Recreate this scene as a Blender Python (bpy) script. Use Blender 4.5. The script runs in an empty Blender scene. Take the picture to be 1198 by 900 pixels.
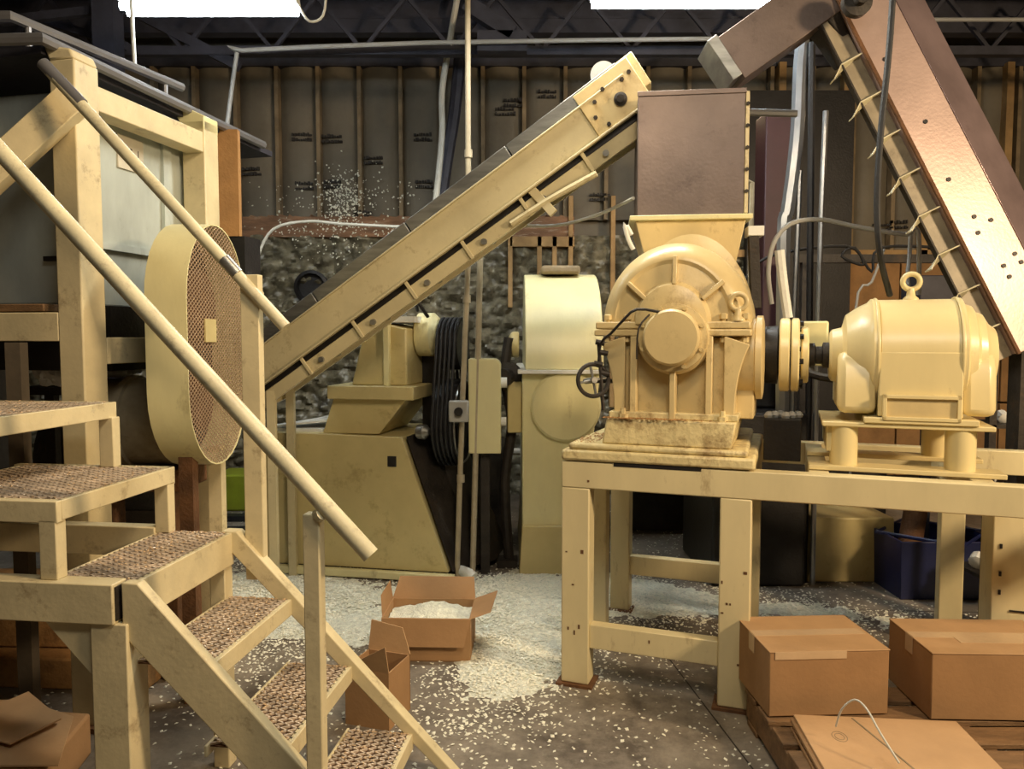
import bpy, bmesh, math, random
from mathutils import Vector, Matrix, noise
R = math.radians
rnd = random.Random(11)
SC = bpy.context.scene
COL = SC.collection

# ------------------------------------------------------------------ camera, world, lights
PITCH = R(3.5); CH = 1.6; FPX = 900.0
cam_d = bpy.data.cameras.new('camera'); cam = bpy.data.objects.new('camera', cam_d); COL.objects.link(cam)
cam.location = (0, 0, CH); cam.rotation_euler = (R(90) - PITCH, 0, 0)
cam_d.sensor_width = 36; cam_d.lens = 36 * FPX / 1198; cam_d.clip_end = 60
SC.camera = cam
w = bpy.data.worlds.new('world'); SC.world = w; w.use_nodes = True
w.node_tree.nodes['Background'].inputs[0].default_value = (0.75, 0.85, 1, 1)
w.node_tree.nodes['Background'].inputs[1].default_value = 0.05
SC.view_settings.view_transform = 'Standard'; SC.view_settings.look = 'None'
SC.view_settings.exposure = 0.0; SC.view_settings.gamma = 1; SC.view_settings.use_curve_mapping = False

def area(name, loc, size, sizey, power, col, rot=(0, 0, 0), spread=180):
    d = bpy.data.lights.new(name, 'AREA'); d.shape = 'RECTANGLE'; d.size = size; d.size_y = sizey
    d.energy = power; d.color = col; d.spread = R(spread)
    o = bpy.data.objects.new(name, d); COL.objects.link(o); o.location = loc; o.rotation_euler = rot
    return o
COOL = (0.86, 0.95, 1.0); NEUT = (1.0, 0.95, 0.82); WARM = (1.0, 0.74, 0.45)
area('unseen_area_light', (0.7, 0.4, 3.7), 2.0, 0.4, 38, NEUT, (R(38), 0, 0))
area('unseen_area_light', (0.35, 4.1, 3.7), 1.4, 0.25, 66, NEUT)  # added lamp out of view, brightens the round casing roof
area('unseen_warm_light', (0.5, 1.5, 3.7), 0.6, 0.3, 46, WARM, (R(18), R(48), 0))  # added warm lamp out of view, lights the right-facing sides of the stairs
area('unseen_warm_light', (4.4, 0.4, 3.2), 0.5, 0.5, 225, WARM, (R(45), R(48), 0))
area('unseen_area_light', (-1.6, 6.3, 2.9), 2.5, 0.15, 8, NEUT, (R(12), 0, 0))  # added unseen fill, brightens the left part of the back wall
area('unseen_area_light', (2.4, 6.3, 3.4), 1.8, 0.15, 11, WARM, (R(12), 0, 0))  # added unseen warm fill for the right part of the back wall

# ------------------------------------------------------------------ helpers
def W(px, py, Y):
    c, s = math.cos(PITCH), math.sin(PITCH)
    a = (px - 599) / FPX; b = (450 - py) / FPX
    d = Vector((a, c + b * s, -s + b * c)); return Vector((0, 0, CH)) + d * (Y / d.y)
def FZ(px, py, z=0.0):
    c, s = math.cos(PITCH), math.sin(PITCH)
    a = (px - 599) / FPX; b = (450 - py) / FPX
    d = Vector((a, c + b * s, -s + b * c)); return Vector((0, 0, CH)) + d * ((z - CH) / d.z)
def frame(x, y, z=0, rz=0): return Matrix.Translation((x, y, z)) @ Matrix.Rotation(R(rz), 4, 'Z')
def axisframe(p0, p1, back=(0, 1, 0)):
    x = (Vector(p1) - Vector(p0)).normalized(); z = x.cross(Vector(back)).normalized(); y = z.cross(x)
    m = Matrix((x, y, z)).transposed().to_4x4(); return Matrix.Translation(p0) @ m

def srgb(r, g, b):
    f = lambda c: (c / 255 / 12.92) if c / 255 <= 0.04045 else ((c / 255 + 0.055) / 1.055) ** 2.4
    return (f(r), f(g), f(b))

def mat(name, col, rough=0.55, metal=0.0, var=0.18, scale=5.0, bump=0.15, bscale=60, dirt=0.0, dirtcol=(60, 45, 28), dscale=4.0,
        stretch=(1, 1, 1), spec=0.5):
    m = bpy.data.materials.new(name); m.use_nodes = True; nt = m.node_tree; N = nt.nodes; L = nt.links
    b = N['Principled BSDF']; b.inputs['Roughness'].default_value = rough; b.inputs['Metallic'].default_value = metal
    b.inputs['Specular IOR Level'].default_value = spec
    tc = N.new('ShaderNodeTexCoord'); mp = N.new('ShaderNodeMapping'); mp.inputs['Scale'].default_value = stretch
    L.new(tc.outputs['Object'], mp.inputs['Vector'])
    n1 = N.new('ShaderNodeTexNoise'); n1.inputs['Scale'].default_value = scale; n1.inputs['Detail'].default_value = 6
    n1.inputs['Roughness'].default_value = 0.62
    L.new(mp.outputs[0], n1.inputs['Vector'])
    c = Vector(srgb(*col)); r1 = N.new('ShaderNodeValToRGB')
    lo = [max(0, x * (1 - var * 1.6)) for x in c]; hi = [min(1, x * (1 + var)) for x in c]
    r1.color_ramp.elements[0].position = 0.3; r1.color_ramp.elements[0].color = (*lo, 1)
    r1.color_ramp.elements[1].position = 0.7; r1.color_ramp.elements[1].color = (*hi, 1)
    L.new(n1.outputs['Fac'], r1.inputs['Fac']); out = r1.outputs['Color']
    if dirt > 0:
        n2 = N.new('ShaderNodeTexNoise'); n2.inputs['Scale'].default_value = dscale; n2.inputs['Detail'].default_value = 9
        n2.inputs['Roughness'].default_value = 0.75; L.new(mp.outputs[0], n2.inputs['Vector'])
        r2 = N.new('ShaderNodeValToRGB'); t = 0.72 - 0.3 * dirt
        r2.color_ramp.elements[0].position = t - 0.05; r2.color_ramp.elements[0].color = (0, 0, 0, 1)
        r2.color_ramp.elements[1].position = min(1, t + 0.14); r2.color_ramp.elements[1].color = (0.85, 0.85, 0.85, 1)
        L.new(n2.outputs['Fac'], r2.inputs['Fac'])
        mx = N.new('ShaderNodeMix'); mx.data_type = 'RGBA'
        L.new(r2.outputs['Color'], mx.inputs['Factor']); L.new(out, mx.inputs[6]); mx.inputs[7].default_value = (*srgb(*dirtcol), 1)
        out = mx.outputs[2]
    L.new(out, b.inputs['Base Color'])
    if bump > 0:
        n3 = N.new('ShaderNodeTexNoise'); n3.inputs['Scale'].default_value = bscale; n3.inputs['Detail'].default_value = 4
        L.new(mp.outputs[0], n3.inputs['Vector'])
        bp = N.new('ShaderNodeBump'); bp.inputs['Strength'].default_value = bump; bp.inputs['Distance'].default_value = 0.01
        L.new(n3.outputs['Fac'], bp.inputs['Height']); L.new(bp.outputs[0], b.inputs['Normal'])
    return m

def emit(name, col, strength):
    m = bpy.data.materials.new(name); m.use_nodes = True; b = m.node_tree.nodes['Principled BSDF']
    b.inputs['Base Color'].default_value = (0.9, 0.9, 0.9, 1)
    b.inputs['Emission Color'].default_value = (*col, 1); b.inputs['Emission Strength'].default_value = strength
    return m

DRIP = (1, 1, 0.35)
M = dict(
    cream=mat('cream_paint', (222, 208, 164), 0.40, var=0.08, scale=3, dirt=0.30, dirtcol=(120, 88, 46), dscale=7, bump=0.06, bscale=45, stretch=DRIP),
    cream_rusty=mat('cream_paint_rust_stained', (230, 214, 162), 0.45, var=0.12, scale=6, dirt=0.62, dirtcol=(112, 72, 26), dscale=7, bump=0.5, bscale=35),
    gear=mat('cream_casting_paint', (216, 195, 144), 0.33, var=0.10, scale=3, dirt=0.34, dirtcol=(118, 86, 46), dscale=4, bump=0.12, bscale=30, stretch=(1, 1, 0.7)),
    motor=mat('cream_motor_paint', (230, 213, 160), 0.30, var=0.06, scale=3, dirt=0.18, dirtcol=(130, 100, 56), dscale=7, bump=0.08, bscale=30, stretch=DRIP),
    pale=mat('pale_cream_paint', (230, 222, 172), 0.36, var=0.08, scale=2.5, dirt=0.34, dirtcol=(136, 116, 62), dscale=4, bump=0.06, stretch=DRIP),
    stairs=mat('stair_cream_paint', (218, 204, 164), 0.45, var=0.10, scale=5, dirt=0.36, dirtcol=(122, 96, 64), dscale=9, bump=0.08),
    rail=mat('handrail_cream_paint', (220, 212, 178), 0.42, var=0.14, scale=8, dirt=0.48, dirtcol=(150, 138, 112), dscale=16, bump=0.1),
    bin=mat('bin_cream_paint', (206, 190, 136), 0.40, var=0.1, scale=2, dirt=0.34, dirtcol=(124, 98, 54), dscale=3, bump=0.05),
    conv=mat('conveyor_cream_paint', (202, 190, 152), 0.38, var=0.1, scale=3, dirt=0.36, dirtcol=(112, 92, 60), dscale=6, bump=0.06),
    steel=mat('brushed_steel', (150, 150, 146), 0.38, 0.75, var=0.2, scale=4, bump=0.05, stretch=(1, 1, 6)),
    tank=mat('tank_steel', (188, 196, 190), 0.5, 0.12, var=0.18, scale=3, dirt=0.25, dirtcol=(84, 78, 72), dscale=2.5, bump=0.05, stretch=(1, 1, 0.4)),
    lidrail=mat('galvanised_rail', (142, 142, 146), 0.4, 0.6, var=0.1, bump=0.05),
    hopper=mat('dark_sheet_steel', (112, 98, 92), 0.42, 0.45, var=0.16, scale=3, dirt=0.3, dirtcol=(66, 54, 52), dscale=5, bump=0.08),
    copper=mat('reddish_steel', (196, 172, 164), 0.40, 0.35, var=0.12, scale=2.5, dirt=0.2, dirtcol=(120, 86, 76), dscale=4, bump=0.08),
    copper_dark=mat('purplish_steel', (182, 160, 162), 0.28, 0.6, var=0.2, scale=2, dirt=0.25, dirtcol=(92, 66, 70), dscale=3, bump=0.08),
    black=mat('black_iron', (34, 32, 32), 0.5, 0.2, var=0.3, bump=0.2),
    rubber=mat('black_rubber', (30, 31, 34), 0.55, var=0.3, bump=0.2),
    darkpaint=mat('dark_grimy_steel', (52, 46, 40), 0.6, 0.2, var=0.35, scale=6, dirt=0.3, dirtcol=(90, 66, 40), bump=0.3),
    mesh=mat('brown_expanded_mesh', (172, 146, 118), 0.5, 0.3, var=0.15, bump=0.1),
    tread=mat('worn_tread_metal', (222, 204, 182), 0.5, 0.2, var=0.3, scale=12, dirt=0.35, dirtcol=(120, 84, 60), dscale=14, bump=0.4),
    rust=mat('rusty_steel', (108, 74, 46), 0.75, 0.1, var=0.3, scale=9, bump=0.5),
    card=mat('cardboard', (164, 128, 90), 0.75, var=0.08, scale=4, dirt=0.12, dirtcol=(132, 98, 64), dscale=3, bump=0.1, spec=0.25),
    card_lit=mat('lit_cardboard', (188, 152, 112), 0.65, var=0.08, scale=4, bump=0.1, spec=0.3),  # lighter cardboard copy, light from above put into tops and flaps
    tape=mat('clear_packing_tape', (205, 176, 140), 0.15, var=0.06, bump=0.15, bscale=25),
    flake=mat('white_flakes', (236, 234, 216), 0.5, var=0.08, scale=10, bump=0),
    drift=mat('white_flake_drift', (230, 232, 216), 0.8, var=0.22, scale=38, bump=1.0, bscale=120),
    wood=mat('rough_timber', (128, 98, 66), 0.75, var=0.25, scale=6, dirt=0.4, dirtcol=(84, 54, 30), dscale=5, bump=0.4, stretch=(1, 4, 4)),
    lumber=mat('tan_lumber', (172, 132, 84), 0.75, var=0.25, scale=6, dirt=0.4, dirtcol=(96, 64, 38), dscale=4, bump=0.3),
    channel=mat('worn_cream_channel', (160, 148, 124), 0.5, var=0.2, scale=6, dirt=0.4, dirtcol=(100, 84, 66), dscale=5, bump=0.1),
    framing=mat('tan_framing_timber', (176, 142, 94), 0.75, var=0.2, scale=5, bump=0.2),
    stud=mat('stud_timber', (142, 124, 96), 0.8, var=0.25, scale=5, bump=0.3),
    osb=mat('orange_plywood', (168, 126, 78), 0.75, var=0.2, scale=4, dirt=0.25, dirtcol=(110, 70, 36), bump=0.2),
    ledger=mat('splintered_ledger_timber', (140, 104, 76), 0.8, var=0.3, scale=6, dirt=0.4, dirtcol=(214, 200, 176), dscale=9, bump=0.5, stretch=(0.5, 1, 3)),
    kraft=mat('kraft_facing', (116, 108, 92), 0.7, var=0.12, scale=3, dirt=0.2, dirtcol=(88, 78, 62), dscale=2, bump=0.3, bscale=12),
    stamp=mat('stamp_ink', (52, 48, 44), 0.8, var=0.1, bump=0),
    crumple=mat('crumpled_grey_sheeting', (124, 118, 98), 0.28, var=0.45, scale=9, dirt=0.45, dirtcol=(70, 66, 52), dscale=4, bump=0.8, bscale=14),
    ceil=mat('dark_ceiling_deck', (40, 42, 50), 0.8, var=0.3, scale=2, bump=0.1),
    joist=mat('dark_joist_steel', (62, 62, 72), 0.6, 0.2, var=0.25, bump=0.1),
    conduit=mat('white_conduit', (206, 204, 192), 0.4, var=0.08, bump=0.05),
    beigepipe=mat('beige_conduit', (174, 162, 136), 0.42, var=0.12, scale=9, dirt=0.2, dirtcol=(140, 108, 72), bump=0.05),
    grey=mat('grey_plastic', (168, 168, 164), 0.45, var=0.06, bump=0.05),
    blue=mat('dark_blue_plastic', (22, 30, 74), 0.45, var=0.1, bump=0.05),
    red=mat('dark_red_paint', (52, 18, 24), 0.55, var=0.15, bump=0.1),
    green=mat('yellow_green_plastic', (150, 160, 40), 0.5, var=0.12, bump=0.1),
    white=mat('white_sheet', (232, 232, 226), 0.6, var=0.05, bump=0.2),
    plate=mat('sign_plate', (206, 200, 182), 0.5, var=0.08, bump=0.05),
    side=mat('side_wall_paint', (88, 78, 64), 0.85, var=0.2, bump=0.1),
    tube=emit('fluorescent_tube', (0.84, 0.94, 1.0), 48.0),
    shoe=mat('silver_duct', (176, 178, 180), 0.3, 0.85, var=0.1, bump=0.05),
)

class MB:
    def __init__(s, F=None): s.bm = bmesh.new(); s.F = F or Matrix.Identity(4)
    def v(s, p): return s.bm.verts.new(s.F @ Vector(p))
    def pieces(s, name, m, parent, **k):
        # every separate piece becomes a part of its own
        seen = set(); out = []
        for v in list(s.bm.verts):
            if v in seen: continue
            isl = [v]; seen.add(v)
            for a in isl:
                for e in a.link_edges:
                    b = e.other_vert(a)
                    if b not in seen: seen.add(b); isl.append(b)
            n = MB(); mp = {a: n.bm.verts.new(a.co) for a in isl}
            for f in {f for a in isl for f in a.link_faces}: n.face([mp[a] for a in f.verts])
            out.append(n.build(name, m, parent, **k))
        return out[0]
    def face(s, vs):
        try: return s.bm.faces.new(vs)
        except ValueError: return None
    def box(s, x0, x1, y0, y1, z0, z1):
        p = [s.v((x, y, z)) for z in (z0, z1) for y in (y0, y1) for x in (x0, x1)]
        for q in ((0, 1, 3, 2), (4, 6, 7, 5), (0, 4, 5, 1), (2, 3, 7, 6), (0, 2, 6, 4), (1, 5, 7, 3)): s.face([p[i] for i in q])
        return s
    def beam(s, p0, p1, wd, ht, up=(0, 0, 1)):
        p0 = Vector(p0); p1 = Vector(p1); d = (p1 - p0).normalized(); u = Vector(up)
        sd = d.cross(u).normalized(); u = sd.cross(d)
        a = [[s.v(p + sd * i * wd / 2 + u * j * ht / 2) for (i, j) in ((-1, -1), (1, -1), (1, 1), (-1, 1))] for p in (p0, p1)]
        s.face(a[0]); s.face(a[1])
        for i in range(4): s.face([a[0][i], a[0][(i + 1) % 4], a[1][(i + 1) % 4], a[1][i]])
        return s
    def prism(s, pts, vec):
        vec = Vector(vec); a = [s.v(p) for p in pts]; b = [s.v(Vector(p) + vec) for p in pts]
        s.face(a); s.face(b); n = len(a)
        for i in range(n): s.face([a[i], a[(i + 1) % n], b[(i + 1) % n], b[i]])
        return s
    def lathe(s, o, axis, prof, n=32, a0=0, a1=360, ref=(0, 0, 1), sc=(1, 1), cap=True):
        o = Vector(o); ax = Vector(axis).normalized(); r = Vector(ref)
        if abs(r.normalized().dot(ax)) > 0.99: r = Vector((1, 0, 0))
        r = (r - ax * r.dot(ax)).normalized(); q = ax.cross(r)
        full = abs(a1 - a0) >= 359.9; k = n if full else n + 1; rings = []
        for (rad, d) in prof:
            rings.append([s.v(o + ax * d + (r * math.cos(R(a0 + (a1 - a0) * i / n)) * sc[0] + q * math.sin(R(a0 + (a1 - a0) * i / n)) * sc[1]) * rad)
                          for i in range(k)])
        for A, B in zip(rings, rings[1:]):
            for i in range(k if full else k - 1):
                j = (i + 1) % k; s.face([A[i], A[j], B[j], B[i]])
        if cap and full: s.face(rings[0]); s.face(rings[-1])
        if not full and cap:
            s.face(rings[0]); s.face(rings[-1])
            if len(rings) > 2: s.face([g[0] for g in rings]); s.face([g[-1] for g in rings])
        return s
    def cyl(s, p0, p1, r0, r1=None, n=20):
        p0 = Vector(p0); p1 = Vector(p1); d = p1 - p0
        ref = (0, 0, 1) if abs(d.normalized().z) < 0.9 else (1, 0, 0)
        return s.lathe(p0, d, [(r0, 0), (r0 if r1 is None else r1, d.length)], n, ref=ref)
    def tube(s, pts, r, n=8, smooth=3, closed=False):
        P = [Vector(p) for p in pts]
        if smooth > 1 and len(P) > 2:
            Q = []; m = len(P)
            for i in range(m if closed else m - 1):
                a, b, c, d = (P[(i - 1) % m] if closed or i else P[0]), P[i], P[(i + 1) % m], (P[(i + 2) % m] if closed or i + 2 < m else P[-1])
                for k in range(smooth):
                    t = k / smooth
                    Q.append(0.5 * ((2 * b) + (c - a) * t + (2 * a - 5 * b + 4 * c - d) * t * t + (3 * b - a - 3 * c + d) * t ** 3))
            if not closed: Q.append(P[-1])
            P = Q
        rings = []; prev = None; m = len(P)
        for i in range(m):
            d = (P[(i + 1) % m] - P[i - 1]) if closed else (P[min(i + 1, m - 1)] - P[max(i - 1, 0)])
            d.normalize()
            if prev is None: prev = Vector((0, 0, 1)) if abs(d.z) < 0.9 else Vector((1, 0, 0))
            u = prev - d * prev.dot(d)
            if u.length < 1e-6: u = Vector((0.3, 0.5, 0.7)).cross(d)
            u.normalize(); prev = u; q = d.cross(u)
            rings.append([s.v(P[i] + (u * math.cos(2 * math.pi * k / n) + q * math.sin(2 * math.pi * k / n)) * r) for k in range(n)])
        pr = list(zip(rings, rings[1:])) + ([(rings[-1], rings[0])] if closed else [])
        for A, B in pr:
            for k in range(n): s.face([A[k], A[(k + 1) % n], B[(k + 1) % n], B[k]])
        if not closed: s.face(rings[0]); s.face(rings[-1])
        return s
    def ring(s, c, axis, RR, r, n=28, m=8, sc=(1, 1)):
        c = Vector(c); ax = Vector(axis).normalized(); ref = Vector((0, 0, 1)) if abs(ax.z) < 0.9 else Vector((1, 0, 0))
        u = (ref - ax * ref.dot(ax)).normalized(); q = ax.cross(u)
        return s.tube([c + u * math.cos(2 * math.pi * i / n) * RR * sc[0] + q * math.sin(2 * math.pi * i / n) * RR * sc[1] for i in range(n)], r, m, 1, True)
    def build(s, name, m, parent=None, bevel=0.0, ang=35, **tags):
        bmesh.ops.recalc_face_normals(s.bm, faces=s.bm.faces)
        me = bpy.data.meshes.new(name); s.bm.to_mesh(me); s.bm.free()
        o = bpy.data.objects.new(name, me); COL.objects.link(o)
        me.materials.append(M[m] if isinstance(m, str) else m)
        if parent is not None:
            o.parent = parent; L = worldloc(parent)
        else:
            xs = [v.co for v in me.vertices]
            L = Vector(((min(v.x for v in xs) + max(v.x for v in xs)) / 2, (min(v.y for v in xs) + max(v.y for v in xs)) / 2, min(v.z for v in xs)))
            o.location = L
        me.transform(Matrix.Translation(-L))
        me.shade_smooth(); me.set_sharp_from_angle(angle=R(ang))
        if bevel > 0:
            b = o.modifiers.new('bevel', 'BEVEL'); b.width = bevel; b.segments = 2; b.limit_method = 'ANGLE'; b.angle_limit = R(40)
        for k, val in tags.items(): o[k] = val
        return o
def worldloc(o):
    L = Vector((0, 0, 0))
    while o is not None: L = L + o.location; o = o.parent
    return L
def thing(name, label, cat, loc, group=None):
    o = bpy.data.objects.new(name, None); o.empty_display_size = 0.1; COL.objects.link(o); o.location = Vector(loc)
    o['label'] = label; o['category'] = cat
    if group: o['group'] = group
    return o
def dup(root, loc, label, rz=None, group=None):
    r = root.copy(); COL.objects.link(r); r.location = Vector(loc); r['label'] = label
    if rz is not None: r.rotation_euler = (0, 0, rz)
    if group: r['group'] = group
    def rec(a, b):
        for ch in list(a.children):
            c = ch.copy(); COL.objects.link(c); c.parent = b; rec(ch, c)
    rec(root, r); return r
def struct(name, mb, m, parent=None, **k):
    o = mb.build(name, m, parent, **k)
    if parent is None: o['kind'] = 'structure'
    return o

# ------------------------------------------------------------------ the room
def floor_mat():
    m = mat('stained_concrete', (138, 129, 116), 0.45, var=0.4, scale=1.6, dirt=0.7, dirtcol=(66, 56, 48), dscale=1.9, bump=0.3, bscale=18)
    nt = m.node_tree; N = nt.nodes; L = nt.links; b = N['Principled BSDF']
    src = b.inputs['Base Color'].links[0].from_socket
    tc = N.new('ShaderNodeTexCoord'); n = N.new('ShaderNodeTexNoise'); n.inputs['Scale'].default_value = 14; n.inputs['Detail'].default_value = 10
    n.inputs['Roughness'].default_value = 0.8; L.new(tc.outputs['Object'], n.inputs['Vector'])
    r = N.new('ShaderNodeValToRGB'); r.color_ramp.elements[0].position = 0.55; r.color_ramp.elements[1].position = 0.72
    r.color_ramp.elements[1].color = (0.5, 0.5, 0.5, 1); L.new(n.outputs['Fac'], r.inputs['Fac'])
    mx = N.new('ShaderNodeMix'); mx.data_type = 'RGBA'; L.new(r.outputs['Color'], mx.inputs['Factor']); L.new(src, mx.inputs[6])
    mx.inputs[7].default_value = (*srgb(176, 170, 156), 1); L.new(mx.outputs[2], b.inputs['Base Color'])
    rr = N.new('ShaderNodeMapRange'); rr.inputs['To Min'].default_value = 0.25; rr.inputs['To Max'].default_value = 0.7
    n2 = N.new('ShaderNodeTexNoise'); n2.inputs['Scale'].default_value = 2.2; L.new(tc.outputs['Object'], n2.inputs['Vector'])
    L.new(n2.outputs['Fac'], rr.inputs['Value']); L.new(rr.outputs[0], b.inputs['Roughness'])
    return m
M['floor'] = floor_mat()
fl = struct('floor', MB().box(-5, 5.5, -3, 8.0, -0.2, 0), 'floor')
mb = MB()
for (a, b_) in (((0.98, 2.0), (0.62, 5.2)), ((-3.5, 4.75), (3.5, 4.35))):
    mb.beam((a[0], a[1], 0.0008), (b_[0], b_[1], 0.0008), 0.006, 0.001)
mb.build('slab_joint', 'darkpaint', fl)
WY = 7.8
struct('wall_left', MB().box(-5.2, -5, -3, 8, 0, 4.9), 'side')
struct('wall_right', MB().box(5.5, 5.7, -3, 8, 0, 4.9), 'side')
struct('wall_front', MB().box(-5, 5.5, -3.2, -3, 0, 4.9), 'side')
wb = struct('wall_back', MB().box(-5, 5.5, WY + 0.12, WY + 0.3, 0, 4.9), 'kraft')
cl = struct('ceiling', MB().box(-5.2, 5.7, -3.2, 8.1, 4.75, 4.9), 'ceil')
for i, yy in enumerate((2.6, 3.5, 4.4, 5.3, 6.2, 7.1)):
    m = MB(); m.box(-5, 5.5, yy - 0.03, yy + 0.03, 4.45, 4.75); m.box(-5, 5.5, yy - 0.08, yy + 0.08, 4.43, 4.45)
    m.build('joist', 'joist', cl)
# deep girder with zig-zag web
m = MB(); m.box(-5, 5.5, 7.0, 7.12, 4.30, 4.42); m.box(-5, 5.5, 6.55, 6.63, 3.95, 4.02)
for k in range(14):
    x = -5 + k * 0.75; m.beam((x, 6.6, 4.0), (x + 0.37, 6.6, 4.44), 0.03, 0.03); m.beam((x + 0.37, 6.6, 4.44), (x + 0.75, 6.6, 4.0), 0.03, 0.03)
m.build('girder', 'joist', cl)
m = MB(); m.box(-5, 5.5, WY - 0.02, WY + 0.12, 4.28, 4.45); m.build('top_plate', 'joist', wb)
# batts of kraft faced insulation, softly bulging, and studs between them
studs = []
x = W(325, 200, WY).x - 0.41 * 6
while x < 5.4: studs.append(x); x += 0.41
for i, x in enumerate(studs):
    m = MB(); m.box(x - 0.019, x + 0.019, WY - 0.012, WY + 0.12, 2.78, 4.3) if x < 2.2 else m.box(x - 0.019, x + 0.019, WY - 0.012, WY + 0.12, 1.9, 4.3)
    m.build('stud', 'stud', wb)
for i in range(len(studs) - 1):
    x0, x1 = studs[i] + 0.02, studs[i + 1] - 0.02; z0 = 2.78 if x0 < 2.1 else 1.95
    m = MB(); nx, nz = 6, 14; g = []
    for k in range(nz + 1):
        row = []
        for j in range(nx + 1):
            u = j / nx; z = z0 + (4.3 - z0) * k / nz; xx = x0 + (x1 - x0) * u
            b_ = 0.085 * max(0.0, math.sin(math.pi * u)) ** 0.35 * (0.85 + 0.35 * noise.noise(Vector((xx * 3, i * 3.1, z * 2.2))))
            row.append(m.v((xx, WY + 0.09 - b_, z)))
        g.append(row)
    for k in range(nz):
        for j in range(nx): m.face([g[k][j], g[k][j + 1], g[k + 1][j + 1], g[k + 1][j]])
    m.build('insulation_batt', 'kraft', wb, ang=80)
# smudged ink stamps on the facing
m = MB()
for (px, py) in ((353, 160), (388, 162), (437, 187), (495, 160), (357, 217), (390, 215), (497, 215), (295, 200), (590, 130), (583, 235), (600, 120), (700, 230),
                 (700, 290), (1030, 265), (1050, 262), (640, 110), (425, 250), (1150, 240), (1100, 200)):
    p = W(px, py, WY + 0.03)
    for r_ in range(2):
        xx = p.x - 0.09
        while xx < p.x + 0.09:
            wd = rnd.uniform(0.008, 0.03); m.box(xx, xx + wd, WY - 0.012, WY + 0.012, p.z - r_ * 0.05, p.z - r_ * 0.05 + rnd.uniform(0.015, 0.035)); xx += wd + 0.008
m.build('ink_stamp', 'stamp', wb)
# splintered ledger timber
m = MB(); a = W(285, 250, WY).x; m.box(a - 0.8, 0.62, WY - 0.06, WY + 0.1, 2.60, 2.80)
for k in range(60):
    xx = rnd.uniform(a, 0.5); m.prism([(xx, WY - 0.06, 2.80), (xx + rnd.uniform(0.03, 0.12), WY - 0.06, 2.80), (xx + 0.02, WY - 0.06, 2.80 + rnd.uniform(0.005, 0.03))], (0, 0.05, 0))
m.build('ledger_timber', 'ledger', wb)
# lower wall: crumpled sheeting over insulation
m = MB(); nx, nz = 330, 120; g = []
for k in range(nz + 1):
    row = []
    for j in range(nx + 1):
        xx = -5 + 7.4 * j / nx; z = 2.62 * k / nz
        p = Vector((xx * 2.2, 0, z * 3.1))
        f = abs(noise.noise(p)) * 0.16 + abs(noise.noise(p * 2.3 + Vector((5, 1, 2)))) * 0.13 + abs(noise.noise(p * 5.3)) * 0.075 + abs(noise.noise(p * 11)) * 0.03
        row.append(m.v((xx, WY + 0.06 - f, z)))
    g.append(row)
for k in range(nz):
    for j in range(nx): m.face([g[k][j], g[k][j + 1], g[k + 1][j + 1], g[k + 1][j]])
m.build('crumpled_sheeting', 'crumple', wb, ang=50)
# timber framing of the blocked opening, studs in front of lower wall
m = MB()
m.box(-0.02, 0.62, WY - 0.1, WY + 0.0, 2.50, 2.60)
for xx in (-0.02, 0.27, 0.42, 0.58, 1.0): m.box(xx - 0.02, xx + 0.025, WY - 0.1, WY, 0.9 if xx > 0.5 else 1.9, 3.0 if xx > 0.5 else 2.6)
m.build('opening_framing', 'framing', wb, bevel=0.003)
# orange boards at right
m = MB()
for k in range(6):
    for r_ in range(3):
        m.box(2.35 + k * 0.52, 2.85 + k * 0.52, WY - 0.03, WY + 0.08, 0.2 + r_ * 0.75, 0.93 + r_ * 0.75)
m.build('plywood_panel', 'osb', wb, bevel=0.004)
m = MB()
for xx in (2.66, 3.3, 4.1, 4.9): m.box(xx - 0.035, xx + 0.035, WY - 0.08, WY + 0.05, 2.4, 4.3)
m.box(2.2, 5.5, WY - 0.08, WY - 0.03, 2.4, 2.47)
m.build('bright_stud', 'framing', wb)
m = MB(); q = W(367, 337, WY); m.lathe((q.x, WY - 0.02, q.z), (0, -1, 0), [(0.10, 0), (0.17, 0.01), (0.17, 0.09), (0.14, 0.10), (0.13, 0.02)], 28); m.lathe((q.x, WY - 0.03, q.z), (0, -1, 0), [(0.135, 0), (0.135, 0.02)], 28); m.build('dark_hole', 'black', wb)  # black stub standing in for a dark hole in the sheeting
# dark doorway behind the hopper side
struct('trim_1', MB().box(W(870, 200, WY).x, W(990, 200, WY).x, WY - 0.16, WY - 0.05, 0, 4.0), 'black')
# dark steel post at the left, near the back
struct('trim_2', MB().box(-3.14, -2.98, 5.9, 6.06, 0, 4.75), 'joist')

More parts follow.
